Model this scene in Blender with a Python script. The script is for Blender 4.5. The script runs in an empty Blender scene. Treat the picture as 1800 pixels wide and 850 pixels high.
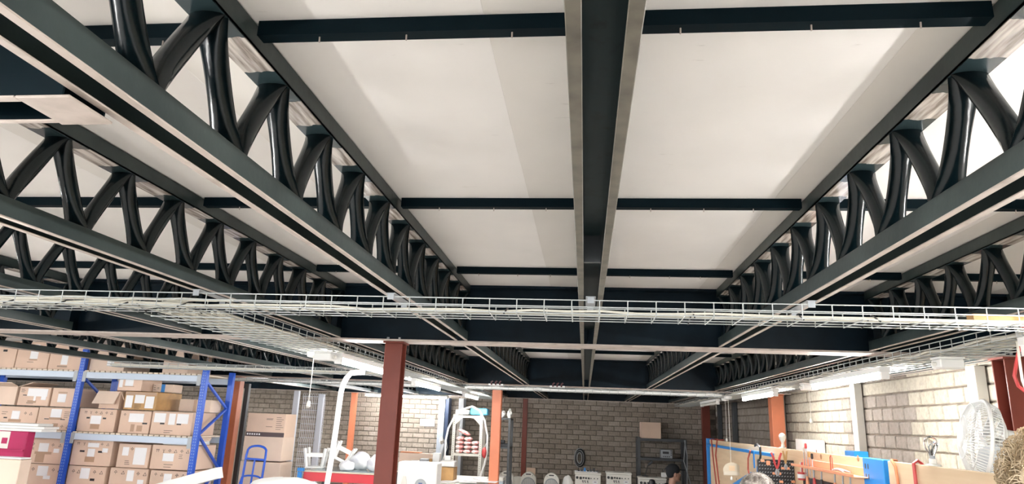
import bpy, bmesh, math, random
from mathutils import Vector, Matrix
random.seed(7)
PI = math.pi
sc = bpy.context.scene
COL = sc.collection

# ------------------------------------------------------------------ camera
H = 1.85                                   # eye height of the raised phone
YAW, PITCH, ROLL, FPX = -0.113736, 0.260562, 0.0390855, 1183.64
_f = Vector((math.sin(YAW) * math.cos(PITCH), math.cos(YAW) * math.cos(PITCH), math.sin(PITCH)))
_r0 = Vector((math.cos(YAW), -math.sin(YAW), 0)); _u0 = _r0.cross(_f)
_r = _r0 * math.cos(ROLL) + _u0 * math.sin(ROLL); _u = -_r0 * math.sin(ROLL) + _u0 * math.cos(ROLL)
cd = bpy.data.cameras.new('camera'); cam = bpy.data.objects.new('camera', cd); COL.objects.link(cam)
cd.sensor_fit = 'HORIZONTAL'; cd.sensor_width = 36.0; cd.lens = 36.0 * FPX / 1800.0
cd.clip_start = 0.05; cd.clip_end = 100
cam.matrix_world = Matrix(((_r.x, _u.x, -_f.x, 0), (_r.y, _u.y, -_f.y, 0), (_r.z, _u.z, -_f.z, H), (0, 0, 0, 1)))
sc.camera = cam

def at(px, py, Y):
    """world point of depth Y (metres down the hall) that the photograph shows at pixel px, py"""
    d = _f + _r * ((px - 900) / FPX) + _u * ((425 - py) / FPX)
    d = d * (Y / d.y)
    return Vector((d.x, d.y, d.z + H))
def atx(px, py, X):
    d = _f + _r * ((px - 900) / FPX) + _u * ((425 - py) / FPX)
    d = d * (X / d.x)
    return Vector((d.x, d.y, d.z + H))

# ------------------------------------------------------------------ light
w = bpy.data.worlds.new('world'); sc.world = w; w.use_nodes = True
w.node_tree.nodes['Background'].inputs[0].default_value = (0.92, 0.96, 1.0, 1)
w.node_tree.nodes['Background'].inputs[1].default_value = 1.0
TUBE = 42.0
sc.view_settings.view_transform = 'Standard'; sc.view_settings.look = 'None'
sc.view_settings.gamma = 1.0; sc.view_settings.use_curve_mapping = False
sc.view_settings.exposure = 2.2

# ------------------------------------------------------------------ materials
MATS = {}
def mat(name, col, rough=0.6, metal=0.0, var=0.0, scale=8.0, bump=0.0, bscale=60.0, spec=0.5, stretch=(1, 1, 1), col2=None, lo=0.35, hi=0.65, trans=0.0, emit=None, coat=0.0):
    m = bpy.data.materials.new(name); m.use_nodes = True; MATS[name] = m
    nt = m.node_tree; b = nt.nodes['Principled BSDF']
    b.inputs['Base Color'].default_value = (*col, 1); b.inputs['Roughness'].default_value = rough
    b.inputs['Metallic'].default_value = metal; b.inputs['Specular IOR Level'].default_value = spec
    b.inputs['Transmission Weight'].default_value = trans; b.inputs['Coat Weight'].default_value = coat
    tc = nt.nodes.new('ShaderNodeTexCoord')
    if var or col2:
        mp = nt.nodes.new('ShaderNodeMapping'); mp.inputs['Scale'].default_value = stretch
        nt.links.new(tc.outputs['Object'], mp.inputs['Vector'])
        n = nt.nodes.new('ShaderNodeTexNoise'); n.inputs['Scale'].default_value = scale; n.inputs['Detail'].default_value = 5
        nt.links.new(mp.outputs[0], n.inputs['Vector'])
        r = nt.nodes.new('ShaderNodeValToRGB'); nt.links.new(n.outputs['Fac'], r.inputs[0])
        c2 = col2 if col2 else tuple(max(0, c * (1 - var)) for c in col)
        c1 = col if col2 else tuple(min(1, c * (1 + var)) for c in col)
        r.color_ramp.elements[0].position = lo; r.color_ramp.elements[1].position = hi
        r.color_ramp.elements[0].color = (*c2, 1); r.color_ramp.elements[1].color = (*c1, 1)
        nt.links.new(r.outputs[0], b.inputs['Base Color'])
    if bump:
        n2 = nt.nodes.new('ShaderNodeTexNoise'); n2.inputs['Scale'].default_value = bscale; n2.inputs['Detail'].default_value = 4
        nt.links.new(tc.outputs['Object'], n2.inputs['Vector'])
        bp = nt.nodes.new('ShaderNodeBump'); bp.inputs['Strength'].default_value = bump; bp.inputs['Distance'].default_value = 0.01
        nt.links.new(n2.outputs['Fac'], bp.inputs['Height']); nt.links.new(bp.outputs[0], b.inputs['Normal'])
    if emit:
        b.inputs['Emission Color'].default_value = (*emit[0], 1); b.inputs['Emission Strength'].default_value = emit[1]
    return m

STEEL = mat('dark_green_steel_paint', (0.0020, 0.0082, 0.0112), 0.21, spec=0.38, var=0.35, scale=5, bump=0.08, bscale=25)
CHORD = mat('grey_green_chord_paint', (0.040, 0.056, 0.055), 0.36, spec=0.35, scale=4, col2=(0.016, 0.027, 0.028), lo=0.3, hi=0.6, bump=0.08, bscale=25)  # lighter, mottled grey-green for the chords than for the webs
PURL = mat('blackish_purlin_paint', (0.0008, 0.0068, 0.0105), 0.5, spec=0.08)
NAVY = mat('navy_girder_paint', (0.0040, 0.0110, 0.0180), 0.40, spec=0.14, var=0.3, scale=4, bump=0.05, bscale=15)
LIP = mat('dusty_flange_edge', (0.48, 0.41, 0.365), 0.55, var=0.25, scale=14, col2=(0.30, 0.25, 0.21), lo=0.2, hi=0.5)
BEAMP = mat('teal_black_beam_paint', (0.010, 0.026, 0.029), 0.45, spec=0.2, scale=30, col2=(0.004, 0.012, 0.014), lo=0.25, hi=0.45)
LIP2 = mat('dusty_beam_edge', (0.125, 0.112, 0.085), 0.45, scale=20, col2=(0.055, 0.048, 0.036), lo=0.25, hi=0.6)
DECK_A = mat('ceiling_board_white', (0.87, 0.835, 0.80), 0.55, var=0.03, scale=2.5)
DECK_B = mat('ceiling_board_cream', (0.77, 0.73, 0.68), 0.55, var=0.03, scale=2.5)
def scuffs(m):
    nt = m.node_tree; b = nt.nodes['Principled BSDF']; src = b.inputs['Base Color'].links[0].from_socket
    tc = nt.nodes.new('ShaderNodeTexCoord'); mp = nt.nodes.new('ShaderNodeMapping'); mp.inputs['Scale'].default_value = (3, 22, 1)
    nt.links.new(tc.outputs['Object'], mp.inputs[0])
    n = nt.nodes.new('ShaderNodeTexNoise'); n.inputs['Scale'].default_value = 2.2; n.inputs['Detail'].default_value = 8; nt.links.new(mp.outputs[0], n.inputs['Vector'])
    r = nt.nodes.new('ShaderNodeValToRGB'); r.color_ramp.elements[0].position = 0.70; r.color_ramp.elements[1].position = 0.80; nt.links.new(n.outputs['Fac'], r.inputs[0])
    mx = nt.nodes.new('ShaderNodeMixRGB'); nt.links.new(r.outputs[0], mx.inputs[0]); nt.links.new(src, mx.inputs[1]); mx.inputs[2].default_value = (0.42, 0.38, 0.34, 1)
    nt.links.new(mx.outputs[0], b.inputs['Base Color'])
scuffs(DECK_A); scuffs(DECK_B)
def underside_mat():
    """worn underside of the top chords: bare metal between the joints, painted around them (0.28 m apart)"""
    m = mat('worn_chord_underside', (0.5, 0.45, 0.4), 0.25); nt = m.node_tree; b = nt.nodes['Principled BSDF']
    tc = nt.nodes.new('ShaderNodeTexCoord'); sx = nt.nodes.new('ShaderNodeSeparateXYZ'); nt.links.new(tc.outputs['Object'], sx.inputs[0])
    n = nt.nodes.new('ShaderNodeTexNoise'); n.inputs['Scale'].default_value = 30; nt.links.new(tc.outputs['Object'], n.inputs['Vector'])
    def M(op, a, c=None):
        q = nt.nodes.new('ShaderNodeMath'); q.operation = op
        for i, v in enumerate((a, c)):
            if v is None: continue
            if isinstance(v, (int, float)): q.inputs[i].default_value = v
            else: nt.links.new(v, q.inputs[i])
        return q.outputs[0]
    ph = M('FRACT', M('DIVIDE', sx.outputs['Y'], 0.28))
    tri = M('ABSOLUTE', M('SUBTRACT', ph, 0.5))
    k = M('ADD', tri, M('MULTIPLY', M('SUBTRACT', n.outputs['Fac'], 0.5), 0.12))
    mask = M('GREATER_THAN', k, 0.24)
    mp = nt.nodes.new('ShaderNodeMapping'); mp.inputs['Scale'].default_value = (60, 6, 6); nt.links.new(tc.outputs['Object'], mp.inputs[0])
    n3 = nt.nodes.new('ShaderNodeTexNoise'); n3.inputs['Scale'].default_value = 1.0; n3.inputs['Detail'].default_value = 6; nt.links.new(mp.outputs[0], n3.inputs['Vector'])
    r = nt.nodes.new('ShaderNodeValToRGB'); e = r.color_ramp.elements; e[0].position = 0.38; e[1].position = 0.62
    e[0].color = (0.20, 0.165, 0.14, 1); e[1].color = (0.66, 0.60, 0.55, 1); nt.links.new(n3.outputs['Fac'], r.inputs[0])
    mx = nt.nodes.new('ShaderNodeMixRGB'); nt.links.new(mask, mx.inputs[0]); mx.inputs[2].default_value = (0.03, 0.05, 0.055, 1); nt.links.new(r.outputs[0], mx.inputs[1])
    nt.links.new(mx.outputs[0], b.inputs['Base Color'])
    return m
UNDER = underside_mat()
WIRE = mat('galvanised_wire', (0.40, 0.42, 0.41), 0.35, 0.3)
CABLE = mat('cream_cable', (0.62, 0.60, 0.52), 0.5)
WHITE = mat('white_plastic', (0.82, 0.82, 0.80), 0.4)
OFFWH = mat('offwhite_plastic', (0.74, 0.72, 0.66), 0.45)
LAMPBODY = mat('lamp_housing_white', (0.75, 0.75, 0.73), 0.45)
TUBEM = mat('lit_tube', (1, 1, 1), 0.3, emit=((1.0, 0.985, 0.97), TUBE))
TUBEOFF = mat('unlit_tube', (0.72, 0.70, 0.66), 0.3)
MAROON = mat('maroon_paint_part_shade', (0.175, 0.044, 0.030), 0.34, spec=0.22, var=0.12, scale=3)  # maroon column paint; part of its darkness stands for dimmer light
ORANGE = mat('orange_paint_part_light', (0.58, 0.185, 0.090), 0.42, var=0.12, scale=3)  # orange column paint; differs from the maroon partly by light in the colour
BLUE = mat('blue_rack_paint', (0.008, 0.085, 0.55), 0.35)
BLUE2 = mat('bright_blue_paint', (0.012, 0.22, 0.62), 0.4)
RACKBEAM = mat('pale_blue_rack_beam', (0.55, 0.64, 0.76), 0.4)
SLATWOOD = mat('pale_deck_slat', (0.70, 0.60, 0.48), 0.6, var=0.1)
CARD = mat('cardboard', (0.70, 0.515, 0.40), 0.8, var=0.06, scale=3)
CARD2 = mat('cardboard_pale', (0.74, 0.585, 0.475), 0.8, var=0.06, scale=3)
CARD3 = mat('cardboard_tape_amber', (0.47, 0.27, 0.10), 0.5, var=0.15, scale=10)
TAPE = mat('brown_tape', (0.44, 0.28, 0.18), 0.35)
PAPER = mat('white_paper', (0.86, 0.86, 0.87), 0.7)
INK = mat('black_print', (0.05, 0.04, 0.035), 0.7)
BLACK = mat('black_plastic', (0.012, 0.013, 0.015), 0.4)
DGREY = mat('dark_grey_steel', (0.05, 0.055, 0.06), 0.45)
GREY = mat('grey_galvanised', (0.36, 0.38, 0.40), 0.45, 0.2)
BGREY = mat('blue_grey_paint', (0.42, 0.47, 0.54), 0.45)
POST = mat('cream_post_paint', (0.55, 0.535, 0.48), 0.45)
PLY = mat('plywood', (0.66, 0.50, 0.33), 0.6, scale=2.0, stretch=(1, 1, 12), col2=(0.58, 0.42, 0.26), lo=0.3, hi=0.7)
PINE = mat('pine_board', (0.74, 0.53, 0.34), 0.55, scale=2.0, stretch=(1, 1, 14), col2=(0.64, 0.43, 0.25), lo=0.3, hi=0.7)
KNOT = mat('pine_knot', (0.30, 0.16, 0.07), 0.6)
PEACH = mat('orange_shelf_paint', (0.80, 0.36, 0.20), 0.5)
REDP = mat('red_paint', (0.62, 0.03, 0.045), 0.4)
MAGENTA = mat('magenta_print', (0.42, 0.006, 0.09), 0.45, var=0.1, scale=3)
PINKBAG = mat('pink_plastic', (0.70, 0.25, 0.24), 0.3, scale=16, col2=(0.84, 0.74, 0.70), lo=0.42, hi=0.58, bump=0.4, bscale=30)
REDCORD = mat('red_cord', (0.35, 0.06, 0.04), 0.5)
REDHOSE = mat('red_hose', (0.55, 0.06, 0.06), 0.4)
ORCORD = mat('orange_cord', (0.62, 0.22, 0.10), 0.5)
CLEAR = mat('clear_glass', (0.95, 0.96, 0.95), 0.03, trans=1.0)
BAGM = mat('cloudy_plastic_bag', (0.85, 0.85, 0.86), 0.3, bump=0.6, bscale=18, col2=(0.62, 0.62, 0.70), scale=7, lo=0.3, hi=0.5)
SKIN = mat('skin', (0.50, 0.28, 0.20), 0.5)
HAIRB = mat('blond_hair', (0.66, 0.53, 0.36), 0.5, scale=5, col2=(0.27, 0.19, 0.10), lo=0.35, hi=0.6, stretch=(6, 6, 2))
HAIRG = mat('grey_hair', (0.40, 0.36, 0.32), 0.5, scale=6, col2=(0.16, 0.13, 0.11), lo=0.35, hi=0.6, stretch=(6, 6, 2))
CLOTH = mat('black_cloth', (0.010, 0.012, 0.016), 0.85)
CLOTH2 = mat('grey_cloth', (0.10, 0.11, 0.13), 0.85)
FLOORM = mat('concrete_floor', (0.62, 0.60, 0.57), 0.5, var=0.15, scale=1.5)
MORTAR_F = mat('mortar_far', (0.15, 0.13, 0.105), 0.9, var=0.2, scale=12)
MORTAR_R = mat('mortar_side', (0.16, 0.13, 0.10), 0.9, var=0.3, scale=12)
PLAIN = mat('plain_plaster', (0.55, 0.52, 0.48), 0.8)
def brick_mat(name, cols, rough=0.85, bump=0.5):
    m = mat(name, cols[0], rough, bump=bump, bscale=70); nt = m.node_tree; b = nt.nodes['Principled BSDF']
    oi = nt.nodes.new('ShaderNodeObjectInfo'); g = nt.nodes.new('ShaderNodeNewGeometry')
    a = nt.nodes.new('ShaderNodeMath'); a.operation = 'ADD'; nt.links.new(oi.outputs['Random'], a.inputs[0]); nt.links.new(g.outputs['Random Per Island'], a.inputs[1])
    fr = nt.nodes.new('ShaderNodeMath'); fr.operation = 'FRACT'; nt.links.new(a.outputs[0], fr.inputs[0])
    r = nt.nodes.new('ShaderNodeValToRGB'); nt.links.new(fr.outputs[0], r.inputs[0])
    while len(r.color_ramp.elements) < len(cols): r.color_ramp.elements.new(0.5)
    for i, c in enumerate(cols):
        r.color_ramp.elements[i].position = i / (len(cols) - 1); r.color_ramp.elements[i].color = (*c, 1)
    tc = nt.nodes.new('ShaderNodeTexCoord'); n = nt.nodes.new('ShaderNodeTexNoise'); n.inputs['Scale'].default_value = 30; n.inputs['Detail'].default_value = 5
    nt.links.new(tc.outputs['Object'], n.inputs['Vector'])
    mx = nt.nodes.new('ShaderNodeMixRGB'); mx.blend_type = 'MULTIPLY'; mx.inputs[0].default_value = 0.55
    r2 = nt.nodes.new('ShaderNodeValToRGB'); r2.color_ramp.elements[0].position = 0.3; r2.color_ramp.elements[1].position = 0.6; r2.color_ramp.elements[0].color = (0.5, 0.5, 0.5, 1)
    nt.links.new(n.outputs['Fac'], r2.inputs[0]); nt.links.new(r.outputs[0], mx.inputs[1]); nt.links.new(r2.outputs[0], mx.inputs[2]); nt.links.new(mx.outputs[0], b.inputs['Base Color'])
    return m
BRICK_F = brick_mat('grey_brown_brick', [(0.31, 0.265, 0.22), (0.37, 0.32, 0.27), (0.27, 0.23, 0.19), (0.41, 0.355, 0.305)])
BRICK_W = brick_mat('cream_painted_block', [(0.42, 0.385, 0.31), (0.39, 0.355, 0.285), (0.45, 0.415, 0.34)], bump=0.35)
BRICK_G = brick_mat('bare_grey_block', [(0.27, 0.235, 0.20), (0.31, 0.27, 0.235), (0.24, 0.205, 0.175)])

# ------------------------------------------------------------------ mesh helpers
class MB:
    def __init__(s): s.v = []; s.f = []
    def add(s, vs, fs):
        o = len(s.v); s.v += [tuple(v) for v in vs]; s.f += [tuple(i + o for i in f) for f in fs]; return s
    def box(s, x0, x1, y0, y1, z0, z1):
        return s.add([(x0, y0, z0), (x1, y0, z0), (x1, y1, z0), (x0, y1, z0), (x0, y0, z1), (x1, y0, z1), (x1, y1, z1), (x0, y1, z1)],
                     [(0, 3, 2, 1), (4, 5, 6, 7), (0, 1, 5, 4), (1, 2, 6, 5), (2, 3, 7, 6), (3, 0, 4, 7)])
    def cbox(s, x0, x1, y0, y1, z0, z1, c=0.003):
        """box with chamfered edges"""
        bm = bmesh.new(); bmesh.ops.create_cube(bm, size=1)
        for v in bm.verts: v.co = Vector((x0 if v.co.x < 0 else x1, y0 if v.co.y < 0 else y1, z0 if v.co.z < 0 else z1))
        bmesh.ops.bevel(bm, geom=bm.edges[:], offset=c, segments=1, affect='EDGES')
        bm.verts.index_update(); s.add([v.co[:] for v in bm.verts], [[v.index for v in f.verts] for f in bm.faces]); bm.free(); return s
    def bar(s, p, q, w, h, up=(0, 0, 1)):
        p, q = Vector(p), Vector(q); d = (q - p).normalized(); up = Vector(up)
        if abs(d.dot(up)) > 0.99: up = Vector((0, 1, 0))
        a = d.cross(up).normalized() * (w / 2); b = a.cross(d).normalized() * (h / 2)
        vs = [p - a - b, p + a - b, p + a + b, p - a + b, q - a - b, q + a - b, q + a + b, q - a + b]
        return s.add(vs, [(0, 3, 2, 1), (4, 5, 6, 7), (0, 1, 5, 4), (1, 2, 6, 5), (2, 3, 7, 6), (3, 0, 4, 7)])
    def rings(s, rs, cap=True, closed=False):
        o = len(s.v); n = len(rs[0])
        for r in rs: s.v += [tuple(p) for p in r]
        m = len(rs)
        for i in range(m if closed else m - 1):
            j = (i + 1) % m
            for k in range(n):
                l = (k + 1) % n; s.f.append((o + i * n + k, o + i * n + l, o + j * n + l, o + j * n + k))
        if cap and not closed:
            s.f.append(tuple(o + k for k in reversed(range(n)))); s.f.append(tuple(o + (m - 1) * n + k for k in range(n)))
        return s
    def tube(s, pts, r, n=6, closed=False):
        pts = [Vector(p) for p in pts]; rs = []; m = len(pts); ref = None
        rad = r if isinstance(r, (list, tuple)) else [r] * m
        for i, p in enumerate(pts):
            a = pts[i - 1] if (i or closed) else p; b = pts[(i + 1) % m] if (i < m - 1 or closed) else p
            d = (b - a)
            d = d.normalized() if d.length > 1e-9 else Vector((0, 0, 1))
            if ref is None: ref = d.orthogonal().normalized()
            ref = (ref - d * ref.dot(d)); ref = ref.normalized() if ref.length > 1e-6 else d.orthogonal().normalized()
            w_ = d.cross(ref)
            rs.append([p + (ref * math.cos(2 * PI * k / n + PI / n) + w_ * math.sin(2 * PI * k / n + PI / n)) * rad[i] for k in range(n)])
        return s.rings(rs, closed=closed)
    def lathe(s, prof, c=(0, 0, 0), n=16, M=None):
        c = Vector(c); rs = []
        for r, z in prof:
            ring = [Vector((r * math.cos(2 * PI * k / n), r * math.sin(2 * PI * k / n), z)) for k in range(n)]
            rs.append([c + (M @ p if M else p) for p in ring])
        return s.rings(rs)
    def prism(s, poly, fn, a, b):
        n = len(poly); vs = [fn(x, y, a) for x, y in poly] + [fn(x, y, b) for x, y in poly]
        return s.add(vs, [tuple(range(n)), tuple(range(2 * n - 1, n - 1, -1))] + [(i, i + n, (i + 1) % n + n, (i + 1) % n) for i in range(n)])
    def blob(s, c, rx, ry, rz, seed=0, amp=0.12, nu=14, nv=8, flat=None):
        rnd = random.Random(seed); ph = [rnd.uniform(0, 6.28) for _ in range(8)]; rs = []
        for i in range(nv + 1):
            t = PI * (0.02 + 0.96 * i / nv); ring = []
            for k in range(nu):
                a = 2 * PI * k / nu
                q = 1 + amp * (math.sin(3 * a + ph[0] + 2 * t) + math.sin(5 * a + ph[1] - 3 * t) * 0.6 + math.sin(7 * t + ph[2] + a) * 0.5)
                z = c[2] + rz * math.cos(t) * q
                if flat is not None: z = max(z, flat)
                ring.append((c[0] + rx * math.sin(t) * math.cos(a) * q, c[1] + ry * math.sin(t) * math.sin(a) * q, z))
            rs.append(ring)
        return s.rings(rs)
    def mesh(s, name, m, smooth=False):
        me = bpy.data.meshes.new(name); me.from_pydata(s.v, [], s.f)
        if isinstance(m, (list, tuple)):
            for q in m: me.materials.append(q)
        else: me.materials.append(m)
        me.validate(); 
        bm = bmesh.new(); bm.from_mesh(me); bmesh.ops.recalc_face_normals(bm, faces=bm.faces[:]); bm.to_mesh(me); bm.free()
        if smooth:
            me.shade_smooth()
            try: me.set_sharp_from_angle(angle=math.radians(40))
            except Exception: pass
        return me
    def build(s, name, m, parent=None, smooth=False, local=False, loc=None):
        """links ONE mesh object. Coordinates are world ones unless local; a top-level mesh gets its origin at its base"""
        if not local:
            if parent is not None: o = parent['_o']; off = Vector((o[0], o[1], o[2]))
            else:
                xs = [v[0] for v in s.v]; ys = [v[1] for v in s.v]; zs = [v[2] for v in s.v]
                off = Vector(((min(xs) + max(xs)) / 2, (min(ys) + max(ys)) / 2, min(zs)))
            s.v = [(v[0] - off.x, v[1] - off.y, v[2] - off.z) for v in s.v]
        ob = bpy.data.objects.new(name, s.mesh(name, m, smooth)); COL.objects.link(ob)
        if parent is not None: ob.parent = parent; ob['_o'] = tuple(parent['_o'])
        elif not local: ob.location = off; ob['_o'] = tuple(off)
        else: ob['_o'] = (0, 0, 0)
        if loc is not None: ob.location = loc
        return ob
def inst(name, me, parent, loc=(0, 0, 0), rot=(0, 0, 0), scale=(1, 1, 1)):
    ob = bpy.data.objects.new(name, me); COL.objects.link(ob); ob.location = loc; ob.rotation_euler = rot; ob.scale = scale
    if parent is not None: ob.parent = parent
    return ob
def tag(o, label, cat, group=None, kind=None):
    o['label'] = label; o['category'] = cat
    if group: o['group'] = group
    if kind: o['kind'] = kind
    return o
def thing(name, label, cat, loc=(0, 0, 0), group=None, kind=None):
    o = bpy.data.objects.new(name, None); COL.objects.link(o); o.location = loc; o['_o'] = tuple(loc); o.empty_display_size = 0.1
    return tag(o, label, cat, group, kind)
def lab(o, text): o['label'] = text; return o
ORD = ['first', 'second', 'third', 'fourth', 'fifth', 'sixth', 'seventh', 'eighth', 'ninth', 'tenth']

# ------------------------------------------------------------------ the setting
XL, XR, YB, YF = -13.0, 2.45, -5.0, 13.40
ZC = H + 0.78                                 # underside of the ceiling boards
f = MB().box(XL - 0.2, XR + 0.2, YB - 6, YF + 0.2, -0.1, 0).build('floor', FLOORM); f['kind'] = 'structure'; lab(f, 'grey concrete workshop floor')
wl = MB().box(XL - 0.2, XL, YB, YF + 0.2, 0, ZC).build('wall_left', PLAIN); wl['kind'] = 'structure'; lab(wl, 'plain plastered side wall beyond the racks')
wf = MB().box(XL, XR + 0.2, YF, YF + 0.2, 0, H + 0.45).build('wall_far', MORTAR_F); wf['kind'] = 'structure'; lab(wf, 'grey brown brick wall closing the hall')
wr = MB().box(XR, XR + 0.2, YB, YF, 0, ZC).build('wall_right', MORTAR_R); wr['kind'] = 'structure'; lab(wr, 'cream and grey block wall behind the tool bench')

def brick_mesh(l, h, d, seed, m, axis):
    """a brick with uneven worn edges; axis 0: face looks to -y, 1: face looks to -x"""
    rnd = random.Random(seed); c = 0.006; vs = []
    for (u, v) in ((0, 0), (l, 0), (l, h), (0, h)): vs.append((u, v, 0))
    j = lambda: rnd.uniform(-0.003, 0.003)
    ring = [(j(), j(), d - c), (l + j(), j(), d - c), (l + j(), h + j(), d - c), (j(), h + j(), d - c)]
    vs += ring; vs += [(ring[i][0] + (c if i in (0, 3) else -c), ring[i][1] + (c if i < 2 else -c), d + rnd.uniform(-0.002, 0.002)) for i in range(4)]
    fs = [(0, 1, 5, 4), (1, 2, 6, 5), (2, 3, 7, 6), (3, 0, 4, 7), (4, 5, 9, 8), (5, 6, 10, 9), (6, 7, 11, 10), (7, 4, 8, 11), (8, 9, 10, 11)]
    b = MB()
    b.add([((u, -t, v) if axis == 0 else (-t, u, v)) for u, v, t in vs], fs)
    return b if m is None else b.mesh('brick', m)
BL, BH, JT = 0.222, 0.0915, 0.012
# far wall
fm = [brick_mesh(BL - JT, BH - JT, 0.014, s, BRICK_F, 0) for s in range(6)]
rest = MB(); nb = 0; zt = H + 0.45
rows = int(zt / BH); o0 = wf['_o']
cand = []
for r in range(rows):
    z = zt - (r + 1) * BH + JT / 2
    for k in range(int((XR - XL) / BL)):
        x = XR - (k + 1) * BL + (BL / 2 if r % 2 else 0)
        if x + BL > XR: continue
        vis = (H - 1.05 < z) and ((-1.35 < x < 2.2) or (-5.0 < x < -3.3 and z > H - 0.35) )
        cand.append((0 if vis else 1, r, x, z))
cand.sort(key=lambda t: t[0])
for i, (vz, r, x, z) in enumerate(cand):
    if vz == 0 and nb < 300:
        inst('brick', random.choice(fm), wf, (x - o0[0], YF - o0[1], z - o0[2])); nb += 1
    else:
        b = brick_mesh(BL - JT, BH - JT, 0.014, i, None, 0); rest.add([(v[0] + x, v[1] + YF, v[2] + z) for v in b.v], b.f)
q = rest.build('brickwork', BRICK_F, wf); q['kind'] = 'stuff'
# side wall
BL2, BH2 = 0.195, 0.107
rm = {m.name: [brick_mesh(BL2 - JT, BH2 - JT, 0.013, s, m, 1) for s in range(5)] for m in (BRICK_W, BRICK_G)}
nb = 0; rest = {BRICK_W.name: MB(), BRICK_G.name: MB()}; o0 = wr['_o']; zt = ZC - 0.02
for r in range(int(zt / BH2)):
    z = zt - (r + 1) * BH2 + JT / 2
    for k in range(int((YF - YB) / BL2)):
        y = YB + k * BL2 + (BL2 / 2 if r % 2 else 0)
        if y + BL2 > YF: continue
        m = BRICK_G if (y > 8.5 or 5.4 < y < 6.75) else BRICK_W
        if 5.2 < y < 7.9 and abs(z - (zt - int((zt - H - 0.25) / BH2) * BH2 + JT / 2)) < 0.01: continue          # the smooth lintel course
        if z > H - 0.2 and 3.4 < y and nb < 300:
            inst('brick', random.choice(rm[m.name]), wr, (XR - o0[0], y - o0[1], z - o0[2])); nb += 1
        else:
            b = brick_mesh(BL2 - JT, BH2 - JT, 0.013, r * 100 + k, None, 1); rest[m.name].add([(v[0] + XR, v[1] + y, v[2] + z) for v in b.v], b.f)
for n_, b in rest.items():
    q = b.build('brickwork', MATS[n_], wr); q['kind'] = 'stuff'
LZ0 = zt - (int((zt - H - 0.25) / BH2)) * BH2 + JT / 2
for y0_, y1_ in ((5.22, 6.36), (6.44, 7.9)):
    MB().cbox(XR - 0.014, XR, y0_, y1_, LZ0, LZ0 + BH2 - JT, 0.004).build('lintel', BRICK_W, wr)

# ------------------------------------------------------------------ roof structure
TR = [-4.88, -4.05, -3.23, -2.37, -1.49, -0.722, 0.781, 1.585, 2.33]
CX = 0.018
LINES = sorted(TR + [CX])
GY = [-0.56, 3.99, 8.55, 13.18]                # girders
ZB, ZB2, ZT1, ZT2 = H + 0.450, H + 0.500, H + 0.725, H + 0.776
GZ = H + 0.437
PITCHY = 0.28
# ceiling boards
ce = thing('ceiling', 'white ceiling boards laid between the steel trusses', 'ceiling', (0, 0, ZC), kind='structure')
PUR = {0: [0.04, 1.175, 2.305, 3.425], 1: [5.12, 6.26, 7.40], 2: [9.7, 10.85, 12.0]}
for b in range(3):
    ys = [GY[b] + 0.0] + [p + 0.0 for p in PUR[b]] + [GY[b + 1]]
    xs = [XL] + LINES + [XR]
    for i in range(len(xs) - 1):
        a, c = xs[i], xs[i + 1]
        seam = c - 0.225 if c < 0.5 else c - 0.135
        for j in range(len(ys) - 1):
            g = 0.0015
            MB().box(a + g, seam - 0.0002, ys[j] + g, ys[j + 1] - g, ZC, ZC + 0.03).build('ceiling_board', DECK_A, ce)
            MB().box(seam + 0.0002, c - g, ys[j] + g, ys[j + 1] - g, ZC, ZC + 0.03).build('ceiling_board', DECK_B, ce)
rf = MB().box(XL, XR, YB, YF, ZC + 0.031, ZC + 0.06).build('roof_slab', PLAIN); rf['kind'] = 'structure'; lab(rf, 'slab above the ceiling boards')
bk = MB().box(XL, XR, YB, GY[0], ZC, ZC + 0.03).build('ceiling_board', DECK_A, ce)

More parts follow.
